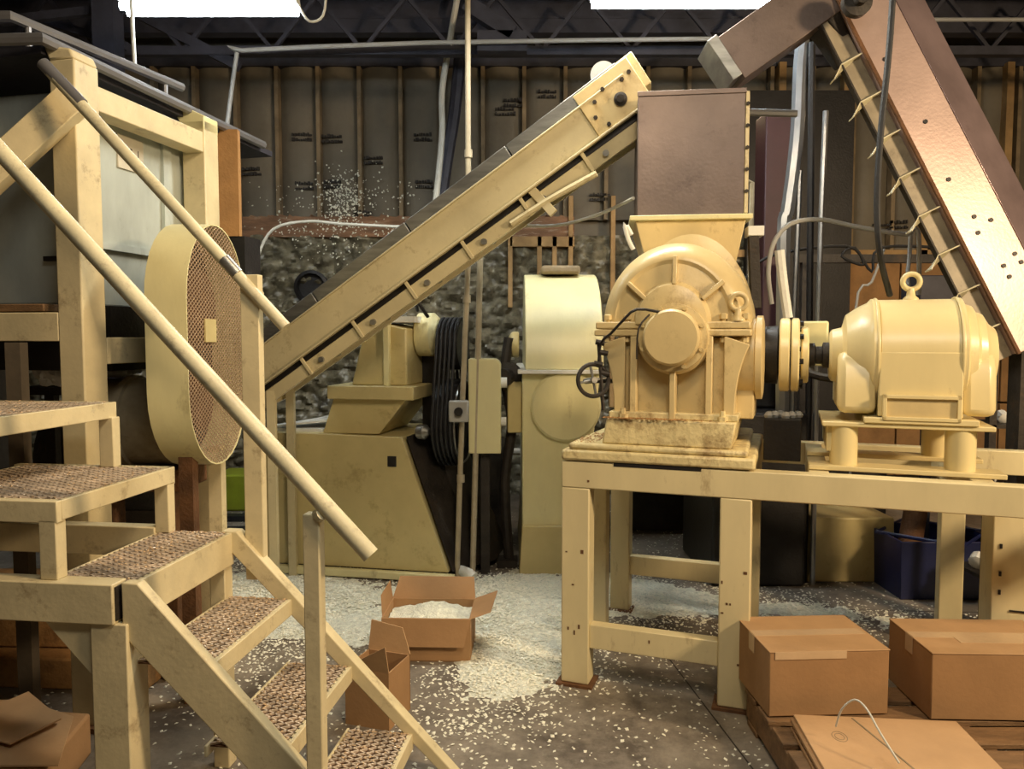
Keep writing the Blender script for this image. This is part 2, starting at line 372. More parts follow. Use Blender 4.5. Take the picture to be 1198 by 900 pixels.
# splashed flakes stuck on the back wall
def flakes(name, samples, size, matn, **tags):
    vs = []; fs = []
    for (p, nrm) in samples:
        s_ = size * rnd.uniform(0.5, 1.5); a = rnd.uniform(0, 6.28)
        if nrm == 'y': ax, ay, az = Vector((math.cos(a), 0, math.sin(a))), Vector((-math.sin(a), 0, math.cos(a))), Vector((0, -1, 0))
        else:
            tl = rnd.uniform(-0.6, 0.6); ax = Vector((math.cos(a), math.sin(a), tl * 0.6)); ay = Vector((-math.sin(a), math.cos(a), rnd.uniform(-.4, .4))); az = Vector((0, 0, 1))
        i = len(vs); e = rnd.uniform(0.45, 1.0)
        vs += [p + ax * s_, p + ay * s_ * e, p - ax * s_ * 0.8, p - ay * s_ * e * 0.8, p + az * s_ * 0.35]
        fs += [(i, i + 1, i + 4), (i + 1, i + 2, i + 4), (i + 2, i + 3, i + 4), (i + 3, i, i + 4), (i + 3, i + 2, i + 1, i)]
    me = bpy.data.meshes.new(name); L = samples[0][0].copy(); L = Vector((L.x, L.y, min(v.z for v in vs)))
    me.from_pydata([v - L for v in vs], [], fs); me.materials.append(M[matn])
    o = bpy.data.objects.new(name, me); COL.objects.link(o); o.location = L
    for k, v_ in tags.items(): o[k] = v_
    return o
sm = []
for (cx, cy, sx, sy, n) in ((402, 232, 16, 18, 420), (455, 232, 30, 12, 60), (340, 228, 30, 10, 40), (400, 268, 60, 6, 160), (400, 290, 40, 10, 80)):
    for _ in range(n):
        p = W(rnd.gauss(cx, sx), rnd.gauss(cy, sy), WY - 0.02)
        if p.z < 2.82: p.y = WY - 0.065 if p.z > 2.6 else WY - 0.1
        sm.append((p, 'y'))
o = flakes('splashed_flakes', sm, 0.011, 'flake', label='white flakes splashed and stuck on the dark paper-faced back wall', category='flakes', kind='stuff')

# ------------------------------------------------------------------ flakes on the floor
blobs = [(600, 735, 75, 40, 1.25), (560, 700, 70, 22, 1.2), (640, 690, 90, 22, 1.0), (330, 700, 120, 28, 1.35), (420, 735, 70, 25, .8), (230, 690, 60, 24, 1.2),
         (610, 780, 60, 30, .85), (780, 705, 110, 22, .85), (720, 690, 50, 16, 1.0), (760, 755, 60, 14, .4), (930, 712, 60, 10, .85), (1010, 725, 90, 14, .5), (550, 830, 70, 40, .42), (300, 760, 60, 35, .35)]
BW = []
for (px, py, sx, sy, a) in blobs:
    c = FZ(px, py); wx = (FZ(px + sx, py) - c).x; wy = abs((FZ(px, py - sy) - c).y); BW.append((c.x, c.y, abs(wx), wy, a))
def dens(x, y): return sum(a * math.exp(-((x - cx) / sx) ** 2 - ((y - cy) / sy) ** 2) for (cx, cy, sx, sy, a) in BW)
m = MB(); nx, ny = 200, 150; g = []
for j in range(ny + 1):
    row = []
    for i in range(nx + 1):
        x = -3.0 + 6.0 * i / nx; y = 3.3 + 3.9 * j / ny
        n_ = noise.noise(Vector((x * 3, y * 3, 0))) * 0.35 + noise.noise(Vector((x * 11, y * 11, 3))) * 0.32 + noise.noise(Vector((x * 30, y * 30, 3))) * 0.2
        row.append(m.v((x, y, max(-0.02, 0.022 * (dens(x, y) - 0.62 + n_)))))
    g.append(row)
for j in range(ny):
    for i in range(nx):
        q = [g[j][i], g[j][i + 1], g[j + 1][i + 1], g[j + 1][i]]
        if max(v.co.z for v in q) > -0.001: m.face(q)
bmesh.ops.delete(m.bm, geom=[v for v in m.bm.verts if not v.link_faces], context='VERTS')
o = m.build('flake_drift', 'drift', None, ang=60, label='drift of fine white plastic dust covering the concrete under the machines', category='dust', kind='stuff')
o.location.z += 0.0
sm = []
tries = 0
while len(sm) < 30000 and tries < 900000:
    tries += 1
    x = rnd.uniform(-3, 3); y = rnd.uniform(2.1, 7)
    d = dens(x, y)
    lump = 0.5 + 0.9 * noise.noise(Vector((x * 5, y * 5, 1)))
    if rnd.random() < (0.75 * d + 0.05) * max(0.1, lump + 0.4):
        z = max(0.002, 0.022 * (d - 0.62) + 0.004)
        sm.append((Vector((x, y, z)), 'z'))
flakes('plastic_flakes', sm, 0.009, 'flake', label='loose white plastic flakes scattered over the grey concrete floor', category='flakes', kind='stuff')

# ------------------------------------------------------------------ fluorescent fixtures
def fixture(x0, x1, y, z, label):
    t = thing('fluorescent_lamp', label, 'lamp', ((x0 + x1) / 2, y, z), 'fluorescent lamps under the ceiling')
    m = MB(); m.prism([(x0, y - 0.09, z + 0.03), (x0, y + 0.09, z + 0.03), (x0, y + 0.04, z + 0.09), (x0, y - 0.04, z + 0.09)], (x1 - x0, 0, 0))
    m.build('lamp_housing', 'white', t)
    for dy in (-0.045, 0.045):
        MB().cyl((x0 + 0.01, y + dy, z), (x1 - 0.01, y + dy, z), 0.026, n=16).build('tube', 'tube', t)
    for x in (x0 + 0.2, x1 - 0.2):
        MB().tube([(x, y, z + 0.09), (x, y, 4.75)], 0.004, 6, 1).build('hanging_wire', 'joist', t)
fixture(-2.45, -1.35, 4.98, 3.665, 'glowing fluorescent lamp hanging above the steel tank at upper left')
fixture(0.49, 1.76, 4.9, 3.68, 'glowing fluorescent lamp hanging above the dark square hopper')

# ------------------------------------------------------------------ steel table frame
T = frame(0.226, 3.47, 0, -20); TZ = 1.04
tb = thing('machine_table', 'long welded cream steel table frame carrying the gearbox and the motor', 'table', T @ Vector((1.1, 0.5, 0)))
def leg(u0, u1, v0, v1, z1=TZ - 0.12):
    m = MB(T); m.box(u0, u1, v0, v1, 0.012, z1); l = m.build('leg', 'cream', tb, bevel=0.006)
    MB(T).box(u0 - 0.02, u1 + 0.02, v0 - 0.02, v1 + 0.02, 0, 0.012).build('foot_plate', 'rust', l)
leg(0, 0.13, 0, 0.10); leg(0.70, 0.83, 0, 0.10); leg(0.02, 0.09, 0.52, 0.60); leg(0.0, 0.11, 1.02, 1.12); leg(0.72, 0.83, 1.02, 1.12)
leg(1.70, 1.81, 1.02, 1.12)
m = MB(T); m.box(1.80, 1.99, 0.42, 0.64, 0.02, TZ - 0.12); p_ = m.build('pedestal_leg', 'cream', tb, bevel=0.005)
m = MB(T); m.box(1.795, 1.995, 0.415, 0.42, 0.36, 0.366); m.box(1.87, 1.93, 0.415, 0.42, 0.43, 0.437)
for z in (0.5, 0.58, 0.7): m.box(1.825, 1.835, 0.415, 0.421, z, z + 0.02)
m.pieces('seam', 'black', p_)
for (n_, a) in (('front_beam', (-0.0, 2.35, 0, 0.08)), ('back_beam', (0.0, 2.35, 1.04, 1.12))):
    MB(T).box(a[0], a[1], a[2], a[3], TZ - 0.12, TZ).build(n_, 'cream', tb, bevel=0.005)
for u0 in (0.0, 0.75, 1.05, 1.65, 2.27):
    MB(T).box(u0, u0 + 0.08, 0.08, 1.04, TZ - 0.115, TZ - 0.003).build('cross_beam', 'cream', tb, bevel=0.004)
MB(T).box(0.13, 0.70, 0.015, 0.075, 0.18, 0.29).build('stretcher', 'cream', tb, bevel=0.004)
MB(T).box(0.11, 0.72, 1.04, 1.10, 0.22, 0.33).build('stretcher', 'cream', tb, bevel=0.004)
m = MB(T)
for (u, z) in ((0.02, 0.62), (0.09, 0.62), (0.05, 0.47), (0.03, 0.26), (0.08, 0.27), (0.06, 0.24), (0.71, 0.55), (0.73, 0.46), (0.745, 0.46), (0.71, 0.42), (0.8, 0.6), (0.78, 0.2), (0.4, 0.24), (0.12, 0.95)):
    m.box(u, u + rnd.uniform(0.006, 0.016), -0.0012 if z > 0.3 or u < 0.13 or u > 0.7 else 0.0138, 0.02, z, z + rnd.uniform(0.006, 0.022))
m.pieces('paint_chip', 'rust', tb)
MB(T).box(0.24, 0.62, -0.0015, 0.02, TZ - 0.012, TZ + 0.004).build('slot', 'black', tb)

# ------------------------------------------------------------------ gearbox on the table
gb = thing('gearbox', 'large cream cast gearbox with domed top and round front cover', 'gearbox', T @ Vector((0.47, 0.4, TZ)))
m = MB(T)
m.prism([(0.0, -0.01, TZ + 0.005), (0.84, -0.01, TZ + 0.005), (0.84, 0.9, TZ + 0.005), (0.0, 0.9, TZ + 0.005)], (0, 0, 0.05))
m.prism([(0.03, 0.0, TZ + 0.055), (0.81, 0.0, TZ + 0.055), (0.79, 0.88, TZ + 0.055), (0.05, 0.88, TZ + 0.055)], (0, 0, 0.03))
m.build('base_plate', 'cream_rusty', gb, bevel=0.012)
m = MB(T)
m.prism([(0.18, 0.02, TZ + 0.085), (0.18, 0.5, TZ + 0.085), (0.2, 0.5, TZ + 0.20), (0.2, 0.02, TZ + 0.20)], (0.56, 0, 0))
m.build('plinth', 'cream_rusty', gb, bevel=0.008)
m = MB(T)
for (u, v) in ((0.27, 0.05), (0.70, 0.05)): m.lathe((u, v, TZ + 0.2), (0, 0, 1), [(0.022, 0), (0.022, 0.02), (0.012, 0.02), (0.012, 0.045)], 6)
m.pieces('foot_bolt', 'cream_rusty', gb)
GC = 0.485; GZ = 1.60; BZ = TZ + 0.20
m = MB(T)   # lower housing
def hw(z):  # half width of the housing with height
    t = (z - BZ) / (GZ - BZ); return 0.265 - 0.012 * t
m.prism([(GC - 0.265, 0.12, BZ), (GC + 0.265, 0.12, BZ), (GC + 0.25, 0.12, GZ), (GC - 0.25, 0.12, GZ + 0.01)], (0, 0.42, 0))
m.build('lower_housing', 'gear', gb, bevel=0.015)
m = MB(T)   # split flange
m.box(GC - 0.355, GC + 0.325, 0.07, 0.56, GZ + 0.006, GZ + 0.036); m.box(GC - 0.35, GC + 0.32, 0.075, 0.56, GZ + 0.038, GZ + 0.07)
m.build('split_flange', 'gear', gb, bevel=0.006)
for i in range(4):
    for s_ in (-1, 1):
        u = GC + s_ * (0.30 if i < 2 else 0.21); v = 0.10 + (i % 2) * 0.3
        if i >= 2 and i % 2: continue
        MB(T).lathe((u, v, GZ - 0.02), (0, 0, 1), [(0.015, 0), (0.015, 0.02), (0.009, 0.02), (0.009, 0.10), (0.018, 0.10), (0.018, 0.12), (0.008, 0.125)], 6).build('flange_bolt', 'gear', gb)
m = MB(T)   # domed cover
prof = [(0.10, -0.02), (0.15, 0.0), (0.165, 0.03), (0.235, 0.045), (0.25, 0.035), (0.262, 0.038), (0.285, 0.06), (0.312, 0.10), (0.325, 0.16), (0.327, 0.42), (0.30, 0.46), (0.0001, 0.47)]
m.lathe((GC - 0.012, 0.07, GZ + 0.06), (0, 1, 0), prof, 48, -90, 90, (0, 0, 1), (1.13, 1.03))
m.build('domed_cover', 'gear', gb, ang=40)
m = MB(T)   # radial ribs
for a in (-52, 0, 52):
    c, s_ = math.cos(R(a)), math.sin(R(a))
    p0 = Vector((GC + s_ * 0.15, 0.085, GZ + 0.06 + c * 0.15 * 1.13)); p1 = Vector((GC + s_ * 0.262, 0.105, GZ + 0.06 + c * 0.262 * 1.13))
    m.beam(p0, p1, 0.020, 0.035, (0, -1, 0))
m.pieces('radial_rib', 'gear', gb, bevel=0.004)
m = MB(T)   # front bearing housing and round cover
m.lathe((GC - 0.0, 0.12, GZ), (0, -1, 0), [(0.165, 0), (0.162, 0.04), (0.15, 0.055), (0.148, 0.085), (0.12, 0.09), (0.12, 0.08)], 40)
m.build('bearing_housing', 'gear', gb, ang=30)
m = MB(T)
m.lathe((GC, 0.035, GZ), (0, -1, 0), [(0.122, 0), (0.122, 0.035), (0.112, 0.05), (0.0001, 0.056)], 40)
fc = m.build('round_cover', 'gear', gb, ang=25)
for i in range(8):
    a = R(22.5 + i * 45); MB(T).lathe((GC + 0.135 * math.cos(a), 0.032, GZ + 0.135 * math.sin(a)), (0, -1, 0), [(0.010, 0), (0.010, 0.012)], 6).build('cover_bolt', 'gear', fc)
m = MB(T)   # vertical ribs
m.prism([(GC - 0.013, 0.12, BZ), (GC - 0.013, 0.045, BZ), (GC - 0.013, 0.05, GZ - 0.14), (GC - 0.013, 0.12, GZ - 0.14)], (0.026, 0, 0))
m.prism([(GC + 0.14, 0.12, BZ), (GC + 0.14, 0.05, BZ), (GC + 0.14, 0.07, GZ + 0.006), (GC + 0.14, 0.12, GZ + 0.006)], (0.028, 0, 0))
m.prism([(GC - 0.19, 0.12, BZ), (GC - 0.19, 0.06, BZ), (GC - 0.19, 0.07, GZ + 0.006), (GC - 0.19, 0.12, GZ + 0.006)], (0.03, 0, 0))
m.pieces('vertical_rib', 'gear', gb, bevel=0.004)
m = MB(T)   # corner buttresses flaring up to the flange
for s_ in (-1, 1):
    pts = []
    for k in range(9):
        t = k / 8; z = BZ + t * (GZ - 0.03 - BZ); pts.append((GC + s_ * (0.262 + 0.058 * t ** 2.6), 0.075, z))
    pts += [(GC + s_ * 0.215, 0.075, GZ + 0.006), (GC + s_ * 0.215, 0.075, BZ)]
    m.prism(pts, (0, 0.045, 0))
m.pieces('buttress', 'gear', gb, bevel=0.004)
# foot flange of the housing
MB(T).box(GC - 0.28, GC + 0.28, 0.05, 0.56, BZ, BZ + 0.03).build('foot_flange', 'cream_rusty', gb, bevel=0.005)
# drive side housing (right)
m = MB(T); m.lathe((0.70, 0.30, 1.51), (1, 0, 0), [(0.17, 0), (0.175, 0.02), (0.175, 0.12), (0.188, 0.125), (0.188, 0.15), (0.165, 0.155), (0.05, 0.16)], 36)
m.build('drive_housing', 'gear', gb, ang=30)
m = MB(T); m.box(0.73, 0.82, 0.2, 0.52, BZ, 1.5); m.build('drive_bracket', 'gear', gb, bevel=0.006)
def eyebolt(F, p, s_, parent, m_='gear'):
    m = MB(F); p = Vector(p); m.lathe(p, (0, 0, 1), [(0.030 * s_, 0), (0.030 * s_, 0.01), (0.018 * s_, 0.02), (0.014 * s_, 0.05 * s_)], 16)
    m.ring(p + Vector((0, 0, 0.078 * s_)), (0, 1, 0), 0.032 * s_, 0.011 * s_, 24, 10); m.build('lifting_eye', m_, parent, ang=60)
eyebolt(T, (GC + 0.27, 0.10, GZ + 0.07), 1.05, gb)
m = MB(T)   # mill chamber behind the gearbox
m.lathe((0.49, 0.55, 1.66), (0, 1, 0), [(0.24, 0), (0.30, 0.02), (0.30, 0.26), (0.27, 0.29), (0.0001, 0.30)], 44, ref=(0, 0, 1), sc=(1.50, 1))
m.box(0.24, 0.70, 0.56, 0.84, TZ + 0.085, 1.6)
m.build('mill_chamber', 'gear', gb, ang=35)
m = MB()    # oil line from the round cover to the small fittings
m.tube([W(775, 366, 3.33), W(745, 362, 3.31), W(728, 376, 3.33), W(715, 390, 3.38), W(703, 402, 3.44), W(700, 428, 3.47)], 0.006, 8)
m.build('oil_line', 'black', gb)
m = MB()
m.tube([W(760, 368, 3.31), W(747, 385, 3.31), W(745, 420, 3.34)], 0.004, 6)
for (px, py) in ((702, 400), (706, 412), (700, 425), (708, 436)): m.cyl(W(px - 5, py, 3.46), W(px + 5, py + 2, 3.46), 0.012, n=8)
m.cyl(W(700, 398, 3.47), W(706, 480, 3.45), 0.008, n=8)
m.build('pipe_fitting', 'darkpaint', gb)
m = MB(); c = W(694, 445, 3.45); m.ring(c, (0.25, -1, 0.1), 0.072, 0.010, 28, 8)
hwl = m.build('hand_wheel', 'darkpaint', gb)
m = MB(); ax = Vector((0.25, -1, 0.1)).normalized(); u = Vector((0, 0, 1)).cross(ax).normalized(); q = ax.cross(u)
for a in (10, 100, 190, 280): m.tube([c, c + (u * math.cos(R(a)) + q * math.sin(R(a))) * 0.07], 0.006, 6, 1)
m.cyl(c - ax * 0.10, c + ax * 0.02, 0.014, n=12); m.build('spoke', 'steel', hwl)
m = MB(); m.tube([c - ax * 0.09, W(712, 446, 3.5), W(726, 446, 3.55)], 0.010, 8); m.build('valve_stem', 'darkpaint', gb)
# spilled crumbs on the base
sm = []
for _ in range(500):
    u = rnd.gauss(0.34, 0.16); v = rnd.uniform(0.005, 0.07)
    if 0.18 < u < 0.75: sm.append((T @ Vector((u, v, BZ + 0.003)), 'z'))
for _ in range(160): sm.append((T @ Vector((rnd.uniform(0.04, 0.15), rnd.uniform(0.02, 0.4), TZ + 0.088)), 'z'))
flakes('gearbox_crumbs', sm, 0.006, 'osb', label='yellow brown crumbs heaped along the gearbox foot ledge', category='crumbs', kind='stuff')

# ------------------------------------------------------------------ hopper
H = frame(0.655, 4.07, 0, -7)
hp = thing('hopper', 'dark square sheet steel hopper on a cream flange above the gearbox', 'hopper', H @ Vector((0.27, 0.25, 2.0)))
m = MB(H)
for a in ((0, 0.54, 0, 0.012), (0, 0.54, 0.488, 0.5), (0, 0.012, 0.012, 0.488), (0.528, 0.54, 0.012, 0.488)): m.box(a[0], a[1], a[2], a[3], 2.225, 2.865)
m.box(-0.005, 0.545, -0.008, 0, 2.845, 2.87)
m.build('sheet_box', 'hopper', hp, bevel=0.002)
m = MB(H); m.box(0.542, 0.562, 0.0, 0.5, 2.24, 2.855); m.build('side_rail', 'stairs', hp, bevel=0.003)
m = MB(H)
for k in range(5): m.cyl((0.552, -0.001, 2.35 + k * 0.11), (0.552, -0.012, 2.35 + k * 0.11), 0.01, n=6)
m.pieces('rail_bolt', 'darkpaint', hp)
MB(H).box(-0.04, 0.58, -0.05, 0.55, 2.205, 2.23).build('flange', 'pale', hp, bevel=0.004)
m = MB(H); top = [(-0.01, -0.02, 2.205), (0.55, -0.02, 2.205), (0.55, 0.5, 2.205), (-0.01, 0.5, 2.205)]; bot = [(0.06, 0.0, 1.95), (0.50, 0.0, 1.95), (0.50, 0.4, 1.95), (0.06, 0.4, 1.95)]
a_ = [m.v(p) for p in top]; b_ = [m.v(p) for p in bot]; m.face(a_); m.face(b_)
for i in range(4): m.face([a_[i], a_[(i + 1) % 4], b_[(i + 1) % 4], b_[i]])
m.build('chute', 'gear', hp, bevel=0.004)
m = MB(H); m.box(0.56, 0.64, -0.03, 0.08, 2.12, 2.17); m.build('clamp_bracket', 'white', hp, bevel=0.003)
m = MB(H); m.beam((0.59, 0.0, 2.12), (0.61, 0.0, 1.75), 0.05, 0.05, (0, 1, 0)); m.build('clamp_arm', 'darkpaint', hp, bevel=0.003)
m = MB(); m.tube([W(739, 275, 4.0), W(731, 262, 4.0), W(735, 280, 4.0), W(741, 292, 4.0)], 0.012, 8); m.build('side_hose', 'white', hp)

# ------------------------------------------------------------------ coupling
MC = 0.42; MZ = 1.52
cp = thing('shaft_coupling', 'round flanged shaft coupling between the gearbox and the cream motor', 'coupling', T @ Vector((0.97, MC, MZ - 0.17)))
m = MB(T); m.lathe((0.852, MC, MZ), (1, 0, 0), [(0.09, 0), (0.13, 0.005), (0.135, 0.06), (0.09, 0.065)], 28); m.build('rear_hub', 'black', cp)
for (a, b_, r) in ((0.92, 0.965, 0.168), (0.97, 1.005, 0.168), (1.012, 1.045, 0.128)):
    MB(T).lathe((a, MC, MZ), (1, 0, 0), [(r - 0.008, 0), (r, 0.006), (r, b_ - a - 0.006), (r - 0.008, b_ - a)], 40).build('coupling_disc', 'motor', cp, ang=30)
for i in range(8):
    a = R(i * 45 + 10); MB(T).cyl((1.003, MC + 0.145 * math.cos(a), MZ + 0.145 * math.sin(a)), (1.022, MC + 0.145 * math.cos(a), MZ + 0.145 * math.sin(a)), 0.012, n=6).build('coupling_bolt', 'black', cp)
m = MB(T); m.lathe((1.04, MC, MZ), (1, 0, 0), [(0.055, 0), (0.055, 0.03), (0.04, 0.035), (0.04, 0.06), (0.058, 0.065), (0.058, 0.12)], 24); m.cyl((0.84, MC, MZ), (0.93, MC, MZ), 0.06); m.build('shaft', 'darkpaint', cp)

# ------------------------------------------------------------------ motor and its stand
st = thing('motor_stand', 'low cream steel stand lifting the motor above the table', 'stand', T @ Vector((1.42, 0.42, TZ)))
SZ = 1.245
MB(T).box(1.10, 1.74, 0.16, 0.70, SZ - 0.02, SZ).build('top_plate', 'motor', st, bevel=0.004)
for (u, v) in ((1.19, 0.22), (1.63, 0.22), (1.60, 0.62), (1.22, 0.62)):
    m = MB(T); n = 14; pts = []
    for k in range(n + 1):
        a = R(180 + 180 * k / n); pts.append((u + 0.055 * math.cos(a), v + 0.055 * math.sin(a), TZ + 0.02))
    pts += [(u + 0.055, v + 0.03, TZ + 0.02), (u - 0.055, v + 0.03, TZ + 0.02)]
    m.prism(pts, (0, 0, SZ - 0.02 - TZ - 0.02)); m.build('leg', 'motor', st, ang=40)
for v in (0.14, 0.55): MB(T).box(1.05, 1.78, v, v + 0.14, TZ, TZ + 0.02).build('base_plate', 'motor', st, bevel=0.003)
MB(T).box(1.12, 1.16, 0.2, 0.66, SZ - 0.13, SZ - 0.02).build('side_plate', 'motor', st, bevel=0.003)
mo = thing('electric_motor', 'big rounded cream electric motor with a lifting eye on top', 'motor', T @ Vector((1.45, MC, SZ)))
m = MB(T)
MR = 0.245
m.lathe((1.315, MC, MZ), (1, 0, 0), [(MR - 0.015, 0), (MR, 0.008), (MR, 0.30), (MR - 0.015, 0.308)], 56)
m.build('stator_body', 'motor', mo, ang=25)
m = MB(T); m.lathe((1.13, MC, MZ), (1, 0, 0), [(0.06, 0), (0.10, 0.0), (0.115, 0.01), (0.125, 0.05), (0.18, 0.065), (0.205, 0.10), (0.218, 0.12), (0.232, 0.15), (0.25, 0.165), (0.25, 0.19)], 48); m.build('end_bell', 'motor', mo, ang=28)
m = MB(T); m.lathe((1.62, MC, MZ), (1, 0, 0), [(0.25, 0), (0.25, 0.02), (0.225, 0.03), (0.215, 0.06), (0.19, 0.075), (0.18, 0.10), (0.14, 0.125), (0.12, 0.15), (0.0001, 0.158)], 48); m.build('end_bell', 'motor', mo, ang=28)
# squared lower hoods of both bells
for (a, b_, r) in ((1.16, 1.31, 0.235), (1.625, 1.75, 0.225)):
    m = MB(T); pts = [(a, MC - r * 0.93, MZ - 0.05), (a, MC - r * 1.02, SZ + 0.035), (a, MC + r * 1.02, SZ + 0.035), (a, MC + r * 0.93, MZ - 0.05), (a, MC + r * .75, MZ + .02), (a, MC - r * 0.75, MZ + 0.02)]
    m.prism(pts, (b_ - a, 0, 0)); m.build('bell_hood', 'motor', mo, bevel=0.03)
m = MB(T)
m.prism([(1.318, MC - 0.246, MZ + 0.02), (1.62, MC - 0.246, MZ + 0.02), (1.625, MC - 0.25, SZ + 0.03), (1.313, MC - 0.25, SZ + 0.03)], (0, 0.04, 0))
m.build('skirt', 'motor', mo, bevel=0.004)
m = MB(T); m.box(1.345, 1.60, MC - 0.262, MC - 0.25, SZ + 0.03, SZ + 0.105)
m.build('recess', 'gear', mo)
m = MB(T)
for (x0, x1, z0, z1) in ((1.33, 1.345, SZ + 0.015, SZ + 0.12), (1.60, 1.615, SZ + 0.015, SZ + 0.12), (1.33, 1.615, SZ + 0.105, SZ + 0.12), (1.33, 1.615, SZ + 0.015, SZ + 0.03)):
    m.box(x0, x1, MC - 0.275, MC - 0.25, z0, z1)
m.build('recess_rim', 'motor', mo, bevel=0.002)
for v in (MC - 0.27, MC + 0.17): MB(T).box(1.26, 1.68, v, v + 0.1, SZ, SZ + 0.025).build('mounting_foot', 'motor', mo, bevel=0.004)
MB(T).box(1.34, 1.6, MC - 0.2, MC + 0.2, SZ + 0.02, MZ - 0.1).build('saddle', 'motor', mo)
eyebolt(T, (1.455, MC, MZ + MR - 0.005), 1.05, mo, 'motor')
m = MB(T)
for u in (1.312, 1.622): m.ring((u, MC, MZ), (1, 0, 0), MR + 0.004, 0.006, 56, 6)
m.pieces('body_seam', 'motor', mo, ang=60)
m = MB(T); m.box(0.99, 1.14, 0.72, 0.84, 1.46, 1.68); m.build('terminal_box', 'pale', mo, bevel=0.01)
m = MB(T); m.tube([(1.06, 0.78, 1.47), (1.07, 0.68, 1.42), (1.20, 0.6, 1.40)], 0.02, 8); m.build('terminal_conduit', 'darkpaint', mo)

# black battery-like box between gearbox and stand
bx = thing('oil_tray', 'black steel tray with rags under the shaft coupling', 'tray', T @ Vector((0.94, 0.5, TZ)))
MB(T).box(0.86, 1.02, 0.34, 0.7, TZ, TZ + 0.19).build('tray_body', 'black', bx, bevel=0.004)
m = MB(T)
for k in range(6): m.lathe((0.88 + 0.025 * k, 0.40 + 0.03 * (k % 3), TZ + 0.19), (0, 0, 1), [(0.02, 0), (0.025, 0.012), (0.012, 0.028), (0.001, 0.03)], 7)
m.pieces('rag', 'grey', bx)
# oil drum standing behind between gearbox and motor
# ------------------------------------------------------------------ inclined cream conveyor
p0 = W(297, 441, 5.0); p1 = W(742, 112, 4.36); Lc = (p1 - p0).length; Cf = axisframe(p0, p1)
# keep local z pointing up
if (Cf.to_3x3() @ Vector((0, 0, 1))).z < 0: Cf = Cf @ Matrix.Rotation(math.pi, 4, 'X')
cv = thing('inclined_conveyor', 'long cream inclined trough conveyor rising from the left to the hopper', 'conveyor', (p0.x, p0.y, p0.z))
h = 0.105
m = MB(Cf); m.box(0, Lc, -0.16, 0.16, -h, h); m.box(0, Lc, -0.185, -0.16, -h, -h + 0.012); m.box(0, Lc, -0.175, -0.16, h - 0.01, h)
m.build('trough', 'conv', cv, bevel=0.003)
m = MB(Cf)
for k in range(4):
    a = Lc * k / 4; m.box(a + 0.004, Lc * (k + 1) / 4 - 0.004, -0.15, 0.15, h, h + 0.075)
m.pieces('cover_plate', 'steel', cv, bevel=0.003)
m = MB(Cf); m.box(0, Lc - 0.05, -0.13, 0.13, -h - 0.03, -h); m.build('belt', 'black', cv)  # black strip for the gap below the trough, its shade put into colour
m = MB(Cf); m.box(0.0, Lc, -0.15, -0.11, -h - 0.115, -h - 0.035); m.box(0, Lc, 0.11, 0.15, -h - 0.115, -h - 0.035); m.pieces('return_rail', 'conv', cv, bevel=0.003)
for k in range(1, 7):
    a = Lc * k / 7; MB(Cf).box(a, a + 0.022, -0.165, -0.15, -h - 0.12, -h + 0.0).build('rail_bracket', 'conv', cv, bevel=0.003)
    MB(Cf).cyl((a + 0.12, -0.17, -h - 0.08), (a + 0.12, 0.17, -h - 0.08), 0.018, n=12).build('roller', 'steel', cv)
m = MB(); m.tube([W(598, 262, 4.4), W(640, 235, 4.35), W(698, 203, 4.25)], 0.018, 8, 1); m.build('tension_rod', 'conv', cv)
m = MB(); m.beam(W(622, 222, 4.38), W(648, 250, 4.34), 0.03, 0.05); m.build('rod_bracket', 'conv', cv, bevel=0.003)
m = MB(Cf); m.box(Lc - 0.28, Lc + 0.06, -0.172, -0.16, -h, h + 0.06); m.box(Lc - 0.02, Lc + 0.10, -0.15, 0.15, -0.02, h + 0.07)
m.build('head_plate', 'gear', cv, bevel=0.004)
m = MB(Cf)
m.lathe((Lc - 0.08, -0.172, 0.0), (0, -1, 0), [(0.036, 0), (0.036, 0.015), (0.02, 0.02), (0.02, 0.035)], 20)
for (a, z) in ((Lc - 0.2, 0.07), (Lc - 0.2, -0.07), (Lc - 0.02, 0.08), (Lc - 0.24, 0.0), (Lc - 0.13, 0.1), (Lc + 0.03, 0.09)): m.cyl((a, -0.172, z), (a, -0.185, z), 0.012, n=6)
m.pieces('bearing', 'darkpaint', cv)
m = MB(Cf); m.lathe((Lc - 0.08, -0.08, h + 0.075), (0, 1, 0), [(0.07, 0), (0.07, 0.16)], 20, -90, 90, (0, 0, 1)); m.build('end_cap', 'grey', cv, ang=30)
m = MB(Cf); m.box(0.0, 0.02, -0.17, 0.17, -h - 0.115, h + 0.08); m.build('tail_plate', 'conv', cv)
# legs to the floor so that it stands
for (a, y) in ((0.12, 0.13), (0.12, -0.13)):
    q = Cf @ Vector((a, y, -h - 0.05)); MB().beam((q.x, q.y, 0), q, 0.05, 0.05, (0, 1, 0)).build('support_leg', 'conv', cv)

# ------------------------------------------------------------------ bin machine under the conveyor
a0 = FZ(312, 663, 0.03); a1 = FZ(528, 676, 0.03)
ang = math.degrees(math.atan2(a1.y - a0.y, a1.x - a0.x)); B = frame(a0.x, a0.y, 0, ang); Wd = (a1 - a0).length
bn = thing('grinder_base', 'big cream sheet metal machine base with sloping side under the conveyor', 'machine', B @ Vector((Wd / 2, 0.4, 0)))
m = MB(B); m.prism([(0.0, 0.0, 0.06), (Wd - 0.02, 0, 0.06), (0.98, 0, 0.945), (0.36, 0, 0.955), (0.0, 0, 0.955)], (0, 0.8, 0)); m.build('bin_body', 'bin', bn, bevel=0.004)
m = MB(B); m.prism([(Wd - 0.0, 0.03, 0.06), (Wd + 0.22, 0.35, 0.06), (1.15, 0.35, 0.98), (1.0, 0.03, 0.945)], (0, 0.4, 0)); m.build('side_slope', 'darkpaint', bn)
